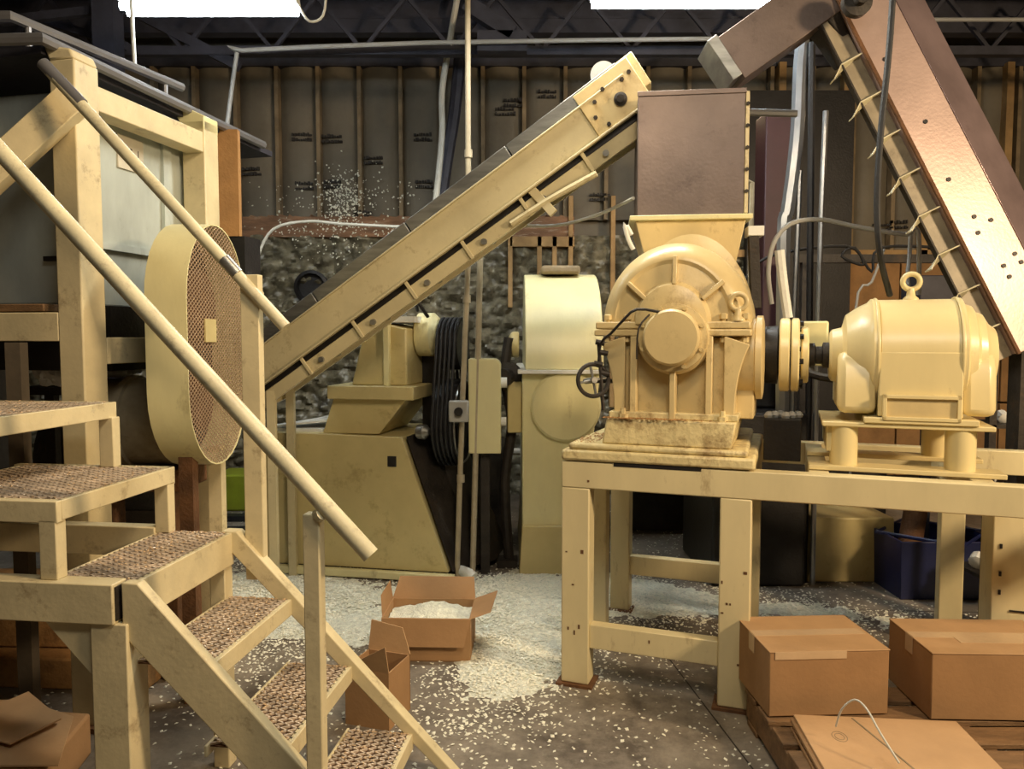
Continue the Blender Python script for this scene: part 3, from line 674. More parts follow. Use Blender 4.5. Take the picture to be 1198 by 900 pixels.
m = MB(B); m.prism([(0.40, 0.06, 0.955), (0.80, 0.06, 0.955), (0.99, 0.06, 1.19), (0.48, 0.06, 1.19)], (0, 0.6, 0)); m.build('neck', 'bin', bn, bevel=0.004)
m = MB(B); m.box(0.46, 1.06, 0.0, 0.72, 1.19, 1.28); m.build('bed_plate', 'bin', bn, bevel=0.006)
MB(B).box(0.88, 0.94, -0.004, 0.02, 0.75, 0.82).build('inspection_hole', 'black', bn)
m = MB(B); m.box(0.03, 0.38, 0.1, 0.6, 0.955, 0.975)
for k in range(5): m.beam((0.0 + 0.03 * k, 0.1 + 0.1 * k, 0.99), (0.42, 0.2 + 0.06 * k, 1.03 + 0.01 * k), 0.08, 0.012)
m.build('loose_sheet', 'white', bn)
MB(B).beam((-0.02, -0.035, 0.035), (Wd + 0.03, -0.035, 0.035), 0.05, 0.05).build('skid_rail', 'pale', bn, bevel=0.006)
gm = thing('speed_reducer', 'cream reducer housing with tilted side on the grinder base', 'gearbox', B @ Vector((0.8, 0.35, 1.28)))
m = MB(B); m.prism([(0.60, 0.08, 1.28), (0.99, 0.08, 1.28), (0.99, 0.08, 1.66), (0.80, 0.08, 1.70), (0.68, 0.08, 1.60)], (0, 0.5, 0)); m.build('housing', 'bin', gm, bevel=0.012)
MB(B).box(0.84, 0.88, 0.04, 0.1, 1.28, 1.7).build('housing_rib', 'pale', gm, bevel=0.005)
m = MB(B); m.lathe((0.98, 0.35, 1.62), (1, 0, 0), [(0.12, 0), (0.15, 0.02), (0.15, 0.12), (0.11, 0.16), (0.05, 0.17)], 28); m.build('shaft_boss', 'pale', gm, ang=30)
m = MB(B); m.tube([(1.03, 0.2, 1.78), (1.04, 0.12, 1.86), (1.08, 0.12, 1.80), (1.10, 0.2, 1.74)], 0.012, 8); m.build('breather_hose', 'black', gm)
m = MB(B); m.box(0.80, 1.04, 0.1, 0.5, 1.70, 1.74); m.build('top_sheet', 'white', gm)
# belt drive
bd = thing('belt_drive', 'upright black V-belt drive beside the grinder base', 'belt drive', B @ Vector((1.2, 0.2, 0.6)))
X0 = 1.17
m = MB(B); m.lathe((X0, 0.3, 1.55), (1, 0, 0), [(0.05, 0), (0.17, 0), (0.17, 0.15), (0.05, 0.15)], 36); m.build('upper_sheave', 'black', bd, ang=30)
m = MB(B); m.lathe((X0, 0.3, 1.03), (1, 0, 0), [(0.05, 0), (0.29, 0), (0.29, 0.15), (0.26, 0.15), (0.25, 0.1), (0.05, 0.1)], 44); m.build('lower_sheave', 'black', bd, ang=30)
m = MB(B); m.ring((X0 + 0.155, 0.3, 1.03), (1, 0, 0), 0.28, 0.008, 44, 6); m.build('sheave_rim', 'steel', bd)
for k in range(5):
    pts = []
    for i in range(13): a = R(-90 + 15 * i * 1.0 + 0); pts.append(None)
    pts = [(X0 + 0.015 + 0.03 * k, 0.3 - 0.18 * math.cos(R(t)), 1.55 + 0.18 * math.sin(R(t))) for t in range(0, 181, 15)]
    pts += [(X0 + 0.015 + 0.03 * k, 0.3 + 0.30 * math.cos(R(t)), 1.03 - 0.30 * math.sin(R(t))) for t in range(0, 181, 12)]
    m = MB(B); m.tube(pts, 0.011, 6, 1, True); m.build('v_belt', 'rubber', bd, ang=70)
m = MB(B); m.box(X0 + 0.03, X0 + 0.12, 0.25, 0.6, 0.0, 1.0); m.build('drive_bracket', 'darkpaint', bd)
m = MB(B); m.lathe((X0 - 0.10, 0.06, 0.98), (1, -0.3, 0), [(0.02, 0), (0.05, 0.01), (0.05, 0.06), (0.02, 0.09)], 14); m.build('idler_knob', 'steel', bd)
m = MB(B); m.box(0.99, X0 - 0.005, 0.42, 0.46, 0.8, 1.62); m.build('black_backdrop', 'black', bd)  # black sheet added to darken the space behind the sheaves
# electrical cabinet cream, rounded top
ex = W(548, 475, 5.05).x; ex1 = W(586, 475, 5.05).x
ec = thing('panel_cabinet', 'narrow cream metal cabinet with rounded top behind the two conduits', 'cabinet', ((ex + ex1) / 2, 5.15, 0))
m = MB(); pts = []
zt, zb = W(560, 420, 5.05).z, W(560, 531, 5.05).z
for k in range(7): a = R(90 * k / 6); pts.append((ex1 - 0.05 + 0.05 * math.sin(a), 5.05, zt - 0.05 + 0.05 * math.cos(a)))
pts += [(ex1, 5.05, zb), (ex, 5.05, zb), (ex, 5.05, zt)]
m.prism(pts, (0, 0.22, 0)); m.build('cabinet_body', 'pale', ec, bevel=0.006)
m = MB(); m.cyl((ex1, 5.12, zt - 0.16), (ex1 + 0.04, 5.12, zt - 0.16), 0.035, n=16); m.cyl((ex1, 5.12, zt - 0.42), (ex1 + 0.035, 5.12, zt - 0.42), 0.03, n=16); m.pieces('knob', 'white', ec)
MB().box((ex + ex1) / 2 - 0.03, (ex + ex1) / 2 + 0.03, 5.12, 5.2, 0, zb).build('stand_post', 'darkpaint', ec)

# ------------------------------------------------------------------ round topped casing
fx0, fx1 = W(611, 440, 5.15).x, W(702, 440, 5.15).x
fn = thing('round_top_casing', 'pale cream tall machine casing with a half-round roof', 'machine', ((fx0 + fx1) / 2, 5.8, 0))
m = MB(); pts = []; cz = 1.40; cy = 5.78; rr = 0.665
for k in range(33): a = R(180 * k / 32); pts.append((fx0 + 0.02, cy - rr * math.cos(a), cz + rr * math.sin(a)))
pts += [(fx0 + 0.02, cy + rr, 1.385), (fx0 + 0.02, cy - rr, 1.385)]
m.prism(pts, (fx1 - fx0 - 0.0, 0, 0)); m.build('round_roof', 'pale', fn, bevel=0.008, ang=25)
MB().box(fx0 - 0.03, fx1 + 0.03, cy - rr - 0.05, cy + rr + 0.05, 1.36, 1.385).build('seam_flange', 'white', fn, bevel=0.003)
m = MB(); m.prism([(fx0 + 0.0, cy - rr + 0.03, 0.30), (fx1 - 0.10, cy - rr + 0.03, 0.30), (fx1 - 0.0, cy - rr + 0.03, 1.36), (fx0 - 0.0, cy - rr + 0.03, 1.36)], (0, 1.2, 0))
m.build('lower_casing', 'pale', fn, bevel=0.01)
m = MB(); m.lathe(((fx0 + fx1) / 2 + 0.03, cy - rr + 0.03, 1.14), (0, -1, 0), [(0.235, 0), (0.235, 0.03), (0.22, 0.045), (0.0001, 0.05)], 44); m.build('front_disc', 'pale', fn, ang=30)
m = MB(); m.prism([(fx0 - 0.02, cy - rr, 0), (fx1 - 0.02, cy - rr, 0), (fx1 - 0.05, cy - rr, 0.33), (fx0 - 0.0, cy - rr, 0.33)], (0, 1.3, 0)); m.build('plinth', 'bin', fn, bevel=0.008)
m = MB(); m.box(fx0 - 0.10, fx0 + 0.0, cy - rr + 0.1, cy - rr + 0.4, 0.95, 1.3); m.lathe((fx0 - 0.02, cy - rr + 0.25, 1.55), (-1, 0, 0), [(0.09, 0), (0.09, 0.05), (0.04, 0.08)], 18); m.build('side_lug', 'bin', fn, bevel=0.01)
m = MB(); m.box(fx0 + 0.14, fx1 - 0.1, cy - 0.25, cy + 0.25, cz + rr - 0.01, cz + rr + 0.05); m.build('roof_dust', 'stud', fn, bevel=0.02)
# dark valve train at its left side
m = MB(); m.lathe((-0.02, 5.3, 1.33), (-0.3, -1, 0), [(0.03, 0), (0.10, 0.0), (0.10, 0.05), (0.06, 0.06), (0.06, 0.16)], 20)
m.tube([(-0.02, 5.3, 1.6), (-0.05, 5.3, 1.33), (0.0, 5.3, 1.0), (-0.05, 5.32, 0.6), (-0.02, 5.34, 0.02)], 0.035, 10); m.box(-0.10, 0.04, 5.25, 5.4, 0, 0.05)
m.build('valve_assembly', 'darkpaint', None, label='dark upright valve assembly left of the half-round casing', category='valve')
MB().tube([W(585, 528, 6.6), W(615, 529, 6.6)], 0.03, 10, 1).build('low_pipe', 'white', None, label='short white pipe against the wall low beside the casing', category='pipe')
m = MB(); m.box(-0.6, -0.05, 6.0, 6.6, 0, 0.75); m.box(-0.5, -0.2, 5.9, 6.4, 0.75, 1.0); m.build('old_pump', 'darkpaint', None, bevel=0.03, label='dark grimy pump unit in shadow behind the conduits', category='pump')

# ------------------------------------------------------------------ vertical conduits with switch box
cd = thing('conduit_riser', 'tall thin beige conduit running from ceiling to floor with a grey switch', 'conduit', FZ(540, 676))
pz = FZ(548, 678)
PY = pz.y
m = MB(); m.tube([W(547, -40, PY), W(548, 300, PY), W(541, 470, PY), W(535, 660, PY), W(536, 678, PY)], 0.018, 10, 1); m.build('pipe', 'beigepipe', cd)
m = MB(); c = W(537, 481, PY - 0.05); m.box(c.x - 0.065, c.x + 0.065, c.y - 0.04, c.y + 0.02, c.z - 0.07, c.z + 0.07); sb = m.build('switch_box', 'grey', cd, bevel=0.012)
MB().cyl((c.x, c.y - 0.04, c.z), (c.x, c.y - 0.065, c.z), 0.028, n=20).build('button', 'black', sb)
m = MB()
for py in (180, 350, 560): q = W(548 if py < 300 else (546 if py < 400 else 539), py, PY); m.cyl((q.x, q.y, q.z - 0.025), (q.x, q.y, q.z + 0.025), 0.026, n=14)
m.pieces('pipe_coupling', 'beigepipe', cd)
m = MB(); m.tube([W(562, 292, PY + .06), W(558, 470, PY + .06), W(553, 670, PY + .06), W(545, 681, PY + .03)], 0.020, 10, 1)
m.build('conduit_post', 'beigepipe', None, label='shorter beige conduit standing close behind the tall conduit', category='conduit')
m = MB(); q = FZ(549, 682); m.tube([(q.x - 0.06, q.y + 0.1, 0.05), (q.x, q.y, 0.06), (q.x + 0.03, q.y - 0.03, 0.045)], 0.035, 12); m.build('pipe_elbow', 'white', None, label='white elbow pipe fitting on the floor at the foot of the conduits', category='pipe fitting')

# ------------------------------------------------------------------ overhead conduits and cables
def cable(name, pts, r, m_, label, cat='cable', sm_=4):
    return MB().tube(pts, r, 8, sm_).build(name, m_, None, label=label, category=cat)
cable('ceiling_conduit', [W(265, 152, 6.3), W(277, 62, 6.3), W(283, 59, 6.3), W(500, 50, 6.3), W(860, 45, 6.3)], 0.018, 'grey', 'thin grey conduit crossing the whole ceiling in front of the girder', 'conduit', 2)
cable('ceiling_conduit', [W(1078, 23, 6.3), W(1250, 23, 6.3)], 0.016, 'grey', 'thin grey conduit under the ceiling at the upper right corner', 'conduit', 1)
cable('drop_cable', [W(153, -20, 4.9), W(155, 30, 4.9), W(158, 82, 4.9)], 0.013, 'conduit', 'white drop cable left of the upper left lamp')
cable('lamp_cord', [W(350, 8, 4.95), W(362, 25, 4.95), W(378, 18, 4.95), W(382, -15, 4.95)], 0.008, 'conduit', 'white cord curling from the right end of the upper left lamp')
cable('drop_conduit', [W(545, -60, 6.9), W(524, 60, 6.9), W(517, 110, 6.9), W(517, 160, 6.9), W(509, 243, 6.9)], 0.028, 'conduit', 'white conduit bending down the back wall left of the tall conduit', 'conduit')
cable('flexible_duct', [W(548, -40, 7.1), W(533, 120, 7.1), W(524, 180, 7.1), W(514, 246, 7.1)], 0.055, 'joist', 'dark blue flexible duct beside the white conduit on the back wall', 'duct')
cable('wall_cable', [W(299, 330, 6.9), W(302, 300, 6.9), W(320, 268, 6.9), W(360, 259, 6.9), W(400, 262, 6.9), W(480, 266, 6.9)], 0.013, 'conduit', 'pale cable arching along the splintered ledger timber')
cable('hopper_cable', [W(596, 263, 4.7), W(650, 264, 4.75), W(700, 251, 4.6), W(741, 232, 4.2)], 0.010, 'conduit', 'thin pale cable sagging towards the left side of the hopper')
m = MB(); m.beam(W(545, 5, 6.4), W(600, 40, 6.4), 0.1, 0.12); m.box(-0.28, 0.12, 6.35, 6.45, W(0, 62, 6.4).z, W(0, 38, 6.4).z); m.build('gusset_bracket', 'joist', cl)
m = MB(); m.beam(W(40, 20, 6.3), W(150, 55, 6.3), 0.05, 0.06); m.beam(W(0, 25, 6.0), W(150, 8, 6.0), 0.05, 0.06); m.beam(W(150, 10, 6.6), W(280, 78, 6.6), 0.06, 0.08); m.build('brace', 'joist', cl)

# pipes right of the hopper
cable('hopper_air_pipe', [W(863, 131, 4.2), W(932, 133, 4.2)], 0.020, 'shoe', 'bright horizontal pipe joining the hopper to the upright duct', 'pipe', 1)
cable('steel_duct', [W(939, 48, 5.0), W(936, 80, 5.0), W(933, 150, 5.0), W(928, 200, 5.0), W(921, 250, 5.0), W(917, 275, 5.0), (W(917, 400, 5.0).x, 5.0, 1.12)], 0.045, 'shoe', 'shiny upright steel duct right of the hopper, with a slight bend', 'duct')
cable('black_riser', [W(950, 50, 4.95), W(947, 380, 4.95), W(946, 480, 4.95), (W(946, 400, 4.95).x, 4.95, 0.0)], 0.022, 'black', 'black riser pipe right of the shiny steel duct', 'pipe', 1)
cable('grey_riser', [W(966, 130, 4.9), W(961, 250, 4.9), W(957, 380, 4.9), (W(957, 400, 4.9).x, 4.9, 0.0)], 0.018, 'shoe', 'slim grey riser pipe right of the black riser', 'pipe', 1)
cable('grey_riser', [W(936, 200, 5.0), W(932, 300, 5.0), W(929, 370, 5.0), (W(929, 400, 5.0).x, 5.0, 1.12)], 0.018, 'shoe', 'slim grey riser pipe directly below the shiny duct', 'pipe', 1)
cable('thin_pole', [W(872, 150, 4.9), W(872, 210, 4.9), W(880, 214, 4.9), W(878, 300, 4.9), (W(878, 400, 4.9).x, 4.9, 1.12)], 0.016, 'beigepipe', 'short brown pipe close to the right side of the hopper', 'pipe', 1)
cable('looped_hose', [W(903, 356, 4.3), W(899, 320, 4.3), W(905, 285, 4.3), W(925, 262, 4.3), W(960, 257, 4.3), W(1000, 265, 4.3), W(1040, 272, 4.3), W(1062, 274, 4.3), W(1070, 268, 4.3), W(1075, 280, 4.3), W(1075, 345, 4.35)], 0.013, 'grey', 'grey hose arching from the coupling over to the motor', 'hose')
cable('drop_hose', [W(1066, 272, 4.4), W(1064, 300, 4.4), W(1064, 348, 4.3), tuple(T @ Vector((1.68, 1.06, TZ)))], 0.012, 'grey', 'short grey hose dropping behind the motor lifting eye', 'hose')
cable('white_hose', [W(912, 293, 4.0), W(916, 330, 4.0), W(922, 372, 4.0)], 0.026, 'white', 'thick white hose standing above the shaft coupling', 'hose')
cable('hanging_cable', [W(1046, -30, 3.35), W(1040, 60, 3.35), W(1030, 160, 3.35), W(1026, 240, 3.35), W(1030, 300, 3.36), W(1041, 345, 3.5)], 0.014, 'rubber', 'black cable hanging in front of the tall steel elevator')
cable('coiled_cable', [W(870, 330, 5.2), W(900, 300, 5.2), W(990, 288, 5.2), W(1010, 310, 5.2), W(985, 300, 5.2), W(1000, 290, 5.2), W(1020, 318, 5.2), W(1030, 290, 5.2), W(1110, 290, 5.2)], 0.010, 'rubber', 'tangled black cable on the rail behind the motor')
cable('sagging_cable', [W(1035, 290, 5.3), W(1020, 330, 5.3), W(1000, 370, 5.3), (W(1000, 400, 5.3).x, 5.3, 0.0)], 0.009, 'grey', 'thin cable slanting down behind the left motor end')
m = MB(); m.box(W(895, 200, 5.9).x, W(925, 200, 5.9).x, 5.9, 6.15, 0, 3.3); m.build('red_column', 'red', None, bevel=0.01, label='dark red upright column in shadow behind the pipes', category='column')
m = MB(); m.box(2.05, 3.3, 5.6, 5.66, 2.14, 2.2); m.box(2.1, 2.16, 5.6, 5.66, 0, 2.14); m.box(3.2, 3.26, 5.6, 5.66, 0, 2.14)
m.build('cable_rail', 'darkpaint', None, label='dark rail carrying cables behind the motor', category='rail')
m = MB(); a = W(1077, 322, 5.0); b_ = W(1130, 358, 5.0); m.box(a.x, b_.x, 5.0, 5.25, b_.z, a.z); m.box(a.x + .1, a.x + .16, 5.08, 5.14, 0, b_.z)
m.build('control_box', 'joist', None, bevel=0.008, label='dark grey control box behind the motor, below the steel elevator', category='control box')

# ------------------------------------------------------------------ steep steel elevator at right
q0 = W(986, -60, 4.0); q1 = W(1222, 400, 3.75); ev = thing('steel_elevator', 'steep reddish steel elevator trough crossing the upper right', 'elevator', q1)
E = axisframe(q0, q1); Le = (q1 - q0).length
# local: x down the trough, y back, z = x cross y
sgn = 1 if (E.to_3x3() @ Vector((0, 0, 1))).x > 0 else -1
fw = 0.27; sec = [(-0.02, -0.13 * 0 - 0.0), (0.0, 0.0)]
m = MB(E)
def zz(v): return v * sgn
# front face slightly tilted, right face turned away
A = (0.0, zz(-0.135)); Bq = (0.03, zz(0.135)); Cq = (0.17, zz(0.36)); D = (0.34, zz(0.14)); Eq = (0.26, zz(-0.135))
m.prism([(0, A[0], A[1]), (0, Bq[0], Bq[1]), (0, Bq[0] + 0.02, Bq[1]), (0, D[0], D[1]), (0, Eq[0], Eq[1])], (Le, 0, 0))
m.build('trough_front', 'copper', ev, bevel=0.004)
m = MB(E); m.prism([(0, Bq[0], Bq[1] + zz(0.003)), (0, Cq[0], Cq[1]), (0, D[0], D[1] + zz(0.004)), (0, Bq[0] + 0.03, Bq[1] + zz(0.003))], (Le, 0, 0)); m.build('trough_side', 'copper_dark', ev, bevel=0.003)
m = MB(E); m.box(0, Le, -0.012, 0.004, min(zz(-0.145), zz(-0.13)), max(zz(-0.145), zz(-0.13))); m.build('edge_strip', 'rust', ev)
for (a, z) in ((0.97, -.02), (1.50, -.02), (1.55, .05), (1.58, -.04), (1.75, 0.08), (1.80, .09), (1.78, 0.0), (1.84, 0.0), (1.28, -0.05), (0.6, -0.06)):
    MB(E).cyl((a, 0.03, zz(z)), (a, -0.0 + 0.015 * (z + .135) / .135 - 0.006, zz(z)), 0.011, n=10).build('bolt_hole', 'black', ev)
m = MB(E); lo, hi = sorted((zz(-0.245), zz(-0.14))); m.box(0.1, Le, 0.045, 0.06, lo, hi); m.build('flight_channel', 'channel', ev, bevel=0.003)
lo2, hi2 = sorted((zz(-0.252), zz(-0.243))); m = MB(E); m.box(0.1, Le, 0.03, 0.07, lo2, hi2); m.build('channel_edge', 'darkpaint', ev)
for k in range(10):
    a = 0.52 + 0.215 * k
    if a > Le: break
    m = MB(E); m.prism([(a, 0.0, zz(-0.15)), (a + 0.0, 0.03, zz(-0.25)), (a + 0.05, 0.03, zz(-0.31)), (a + 0.05, 0.10, zz(-0.31)), (a, 0.044, zz(-0.15))], (0.006, 0, 0)); m.build('flight_plate', 'rail', ev)
# head with spout
m = MB(); s0 = W(968, -8, 4.1); s1 = W(850, 76, 4.15)
SF = axisframe(s0, s1); Ls = (s1 - s0).length
m = MB(SF); m.box(-0.1, Ls, -0.12, 0.16, -0.125, 0.125); m.build('spout', 'hopper', ev, bevel=0.004)
m = MB(SF); m.box(Ls, Ls + 0.055, -0.13, 0.17, -0.14, 0.10); m.build('spout_lip', 'steel', ev, bevel=0.003)
m = MB(); m.beam(W(945, -10, 4.12), W(1000, 65, 4.12), 0.24, 0.14); m.build('head_box', 'darkpaint', ev, bevel=0.01)
m = MB(); c = W(1000, 5, 3.85); m.lathe(c, (0, -1, 0), [(0.07, 0), (0.07, 0.04), (0.03, 0.05), (0.03, 0.09)], 20); m.build('head_bearing', 'darkpaint', ev)
q = E @ Vector((Le, 0.15, 0)); MB().beam((q.x, q.y, 0), (q.x, q.y, q.z), 0.1, 0.1, (0, 1, 0)).build('support_post', 'darkpaint', ev)

# ------------------------------------------------------------------ steel tank in its frame (left)
K = frame(-1.75, 3.12, 0, -12)
tf = thing('tank_frame', 'cream square tube frame of tall columns and beams around the tank', 'frame', K @ Vector((0, 0, 0)))
CT = 2.68
MB(K).box(-0.045, 0.068, -0.06, 0.07, 0, CT).build('column', 'stairs', tf, bevel=0.006)
MB(K).box(-0.08, 0.10, -0.09, 0.10, 0, 0.02).build('foot_plate', 'rust', tf)
MB(K).box(-0.07, 0.055, 0.80, 0.92, 0, CT).build('column', 'stairs', tf, bevel=0.006)
m = MB(K); m.box(-0.05, 0.05, 0.08, 0.80, CT - 0.16, CT - 0.06); m.build('top_beam', 'stairs', tf, bevel=0.004)
m = MB(K); m.box(-0.05, 0.06, 0.08, 0.80, 1.49, 1.60); m.build('mid_beam', 'stairs', tf, bevel=0.004)
m = MB(K); m.box(-1.6, -0.045, -0.06, 0.04, 1.585, 1.70); m.build('front_beam', 'stairs', tf, bevel=0.004)
m = MB(); m.beam(W(92, 112, 3.02), W(-40, 232, 2.9), 0.10, 0.11, (0, 0, 1)); m.build('diagonal_brace', 'stairs', tf, bevel=0.004)
m = MB(K); m.prism([(-0.045, -0.06, CT), (0.068, -0.06, CT), (0.05, -0.06, CT + 0.04), (-0.07, -0.06, CT + 0.06)], (0, 0.13, 0)); m.build('column_cap', 'stairs', tf, bevel=0.008)
m = MB(K); m.prism([(-0.12, 0.80, CT + 0.07), (-0.06, 0.80, CT - 0.05), (0.055, 0.80, CT - 0.05), (0.055, 0.80, CT + 0.02), (-0.09, 0.80, CT + 0.09)], (0, 0.12, 0)); m.build('column_cap', 'pale', tf, bevel=0.004)
tk = thing('steel_tank', 'grey steel tank held inside the cream frame at upper left', 'tank', K @ Vector((-0.8, 0.9, 1.72)))
m = MB(K); m.prism([(-1.6, 0.11, 1.74), (-0.16, 0.11, 1.74), (-0.10, 0.11, 1.98), (-0.09, 0.11, 2.62), (-1.6, 0.11, 2.62)], (0, 0.95, 0)); m.build('tank_shell', 'tank', tk, bevel=0.01)
m = MB(K)
for z in (1.74, 2.6): m.box(-0.10, -0.075, 0.11, 1.06, z if z > 2 else 1.985, (z if z > 2 else 1.985) + 0.03)
m.box(-0.095, -0.075, 0.66, 0.72, 2.0, 2.62); m.pieces('shell_rib', 'tank', tk)
m = MB(K); m.box(-1.5, -0.1, 0.3, 1.30, 1.45, 1.74); m.box(-0.5, 0.06, 1.14, 1.3, 1.45, 2.15); m.build('dark_void_block', 'black', tk)  # black boxes put in for the shaded void below tank and end panel
m = MB(K); m.prism([(-1.65, -0.08, 2.685), (-0.06, -0.08, 2.70), (-0.06, -0.08, 2.73), (-1.65, -0.08, 2.73)], (0, 1.75, 0)); m.build('lid', 'joist', tk)
m = MB(); m.tube([(-3.1, 3.10, 2.735), (-1.79, 3.00, 2.735), (-1.47, 4.62, 2.735)], 0.024, 8, 1); m.build('lid_rail', 'lidrail', tk)
m = MB(); m.tube([(-3.3, 3.15, 2.87), (-1.985, 3.13, 2.87), (-1.68, 4.0, 2.87)], 0.022, 8, 1); m.build('lid_rail', 'lidrail', tk)
m = MB()
for (x, y) in ((-1.96, 3.2), (-1.72, 3.9), (-2.7, 3.14)): m.cyl((x, y, 2.72), (x, y, 2.87), 0.012, n=8)
m.pieces('rail_stay', 'lidrail', tk)
m = MB(K); m.box(-0.094, -0.085, 0.36, 0.53, 2.36, 2.51); sg = m.build('sign_plate', 'plate', tk, bevel=0.002)
m = MB(K)
for k, (a, b_) in enumerate(((0.39, 0.405), (0.412, 0.43), (0.437, 0.452), (0.49, 0.495))): m.box(-0.086, -0.084, a, b_, 2.43, 2.46)
m.pieces('sign_mark', 'stamp', sg)
m = MB(K); m.cyl((-0.15, 0.10, 2.55), (-0.15, 0.05, 2.55), 0.02, n=10); m.box(-0.24, -0.12, 0.085, 0.105, 2.54, 2.56); m.box(-0.24, -0.12, 0.085, 0.105, 1.92, 1.94); m.box(-0.15, -0.115, 0.10, 0.112, 1.86, 2.55); m.build('latch', 'black', tk)
m = MB(K); m.box(-1.4, -0.12, -0.05, 0.10, 1.705, 1.735); m.build('deck_board', 'wood', None, bevel=0.004, label='old brown board lying on the upper cream beam', category='board')
m = MB(); m.box(-1.80, -1.48, 4.22, 4.26, 2.15, 2.72); m.build('end_panel', 'osb', tk)

# ------------------------------------------------------------------ belt guard
gx0, gx1 = -1.485, -1.315; GY0, GY1 = 3.12, 3.80; gz0, gz1 = 1.03, 2.10; gr = (GY1 - GY0) / 2
gd = thing('belt_guard', 'tall oval belt guard with cream rim and brown mesh face', 'guard', (-1.4, 3.46, 1.02))
def stad(n=16, off=0.0):
    pts = []; r = gr + off; cy_ = (GY0 + GY1) / 2
    for k in range(n + 1): a = R(180 * k / n); pts.append((cy_ - r * math.cos(a), gz1 - gr + r * math.sin(a)))
    for k in range(n + 1): a = R(180 * k / n); pts.append((cy_ + r * math.cos(a), gz0 + gr - r * math.sin(a)))
    return pts
m = MB(); o1 = stad(); o2 = stad(off=-0.006); n = len(o1)
vA = [m.v((gx0, a, b)) for a, b in o1]; vB = [m.v((gx1, a, b)) for a, b in o1]; vC = [m.v((gx1, a, b)) for a, b in o2]; vD = [m.v((gx0, a, b)) for a, b in o2]
for i in range(n):
    j = (i + 1) % n; m.face([vA[i], vA[j], vB[j], vB[i]]); m.face([vB[i], vB[j], vC[j], vC[i]]); m.face([vC[i], vC[j], vD[j], vD[i]]); m.face([vD[i], vD[j], vA[j], vA[i]])
m.build('rim', 'pale', gd, ang=30)
m = MB(); vs = [m.v((gx0 + 0.002, a, b)) for a, b in o1]; m.face(vs); vs2 = [m.v((gx0 + 0.008, a, b)) for a, b in o1]; m.face(vs2)
m.build('back_plate', 'darkpaint', gd)
def inside(y, z, off=0.0):
    cy_ = (GY0 + GY1) / 2; r = gr + off
    zc = min(max(z, gz0 + gr), gz1 - gr); return (y - cy_) ** 2 + (z - zc) ** 2 <= r * r
m = MB(); step = 0.017; xm = gx1 - 0.004
span = int(2.0 / step)
for sgn_ in (1, -1):
    for k in range(-span, span):
        # line z = gz0 + k*step*1.4 + sgn*1.0*(y-GY0)
        run = None; ys = GY0
        c0 = gz0 + k * step * 1.25
        t = 0.0; seg = None
        while t <= GY1 - GY0 + 1e-6:
            y = GY0 + t; z = c0 + sgn_ * 0.62 * t
            ok = inside(y, z, -0.003)
            if ok and seg is None: seg = (y, z)
            if ok: last = (y, z)
            if (not ok or t + 0.01 > GY1 - GY0) and seg is not None:
                if last != seg:
                    d_ = 0.0026; x_ = xm + (0.0012 if sgn_ > 0 else -0.0012)
                    m.beam((x_, seg[0], seg[1]), (x_, last[0], last[1]), 0.0016, d_ * 2, (0, -sgn_ * 0.53, 0.85))
                seg = None
            t += 0.01
m.build('mesh_face', 'mesh', gd)
m = MB(); m.box(gx1 - 0.002, gx1 + 0.004, 3.30, 3.42, 1.58, 1.68); m.build('mesh_plate', 'bin', gd)
m = MB(); m.lathe((gx0 + 0.01, 3.46, 1.72), (1, 0, 0), [(0.18, 0), (0.18, 0.08), (0.03, 0.08)], 28); m.lathe((gx0 + 0.01, 3.46, 1.30), (1, 0, 0), [(0.12, 0), (0.12, 0.08), (0.03, 0.08)], 28)
m.build('inner_pulley', 'rust', gd)
for yy, m_ in ((3.3, 'rust'), (3.62, 'stairs')): MB().beam((-1.40, yy, gz0 + 0.06), (-1.40, yy, 0.0), 0.06, 0.06, (0, 1, 0)).build('guard_post', m_, gd)  # front post brown, the column's shaded side put into its colour
m = MB(); m.lathe((-1.98, 3.58, 1.21), (1, 0, 0), [(0.05, 0), (0.19, 0.01), (0.20, 0.03), (0.20, 0.2), (0.215, 0.205), (0.215, 0.235), (0.20, 0.24), (0.20, 0.46), (0.12, 0.475)], 36)
m.build('drum_motor', 'channel', None, ang=30, label='brownish cream drum motor lying left of the belt guard', category='motor')
m = MB(); m.box(-2.0, -1.5, 3.45, 3.75, 0.90, 1.0); m.box(-1.95, -1.88, 3.5, 3.7, 0, 0.9); m.box(-1.62, -1.55, 3.5, 3.7, 0, 0.9); m.build('motor_shelf', 'rust', None, bevel=0.004, label='rusty shelf bracket carrying the drum motor', category='shelf')
def crumpled(name, c, sx, sy, sz, m_, label, cat, n=14):
    m = MB(); bmesh.ops.create_icosphere(m.bm, subdivisions=4, radius=1)
    for v in m.bm.verts:
        d = 1 + 0.35 * noise.noise(v.co * 1.7 + Vector(c)) + 0.22 * noise.noise(v.co * 4 + Vector(c))
        v.co = Vector((v.co.x * sx * d, v.co.y * sy * d, max(-0.98, v.co.z * d) * sz)) + Vector(c)
    return m.build(name, m_, None, ang=40, label=label, category=cat)
p = W(138, 432, 4.2); crumpled('white_bag', p, 0.11, 0.1, 0.05, 'white', 'crumpled white sheet glimpsed below the mid beam of the tank frame', 'bag')
p = W(66, 430, 4.0); crumpled('white_bag', p, 0.09, 0.1, 0.10, 'white', 'crumpled white sheet glimpsed left of the front tank column', 'bag')
m = MB(); m.box(-2.6, -1.55, 4.0, 4.4, 1.30, 1.34); m.box(-2.5, -2.45, 4.1, 4.15, 0, 1.3); m.box(-1.72, -1.67, 4.1, 4.15, 0, 1.3); m.build('dark_shelf', 'darkpaint', None, label='dark shelf under the tank holding white sheets', category='shelf')

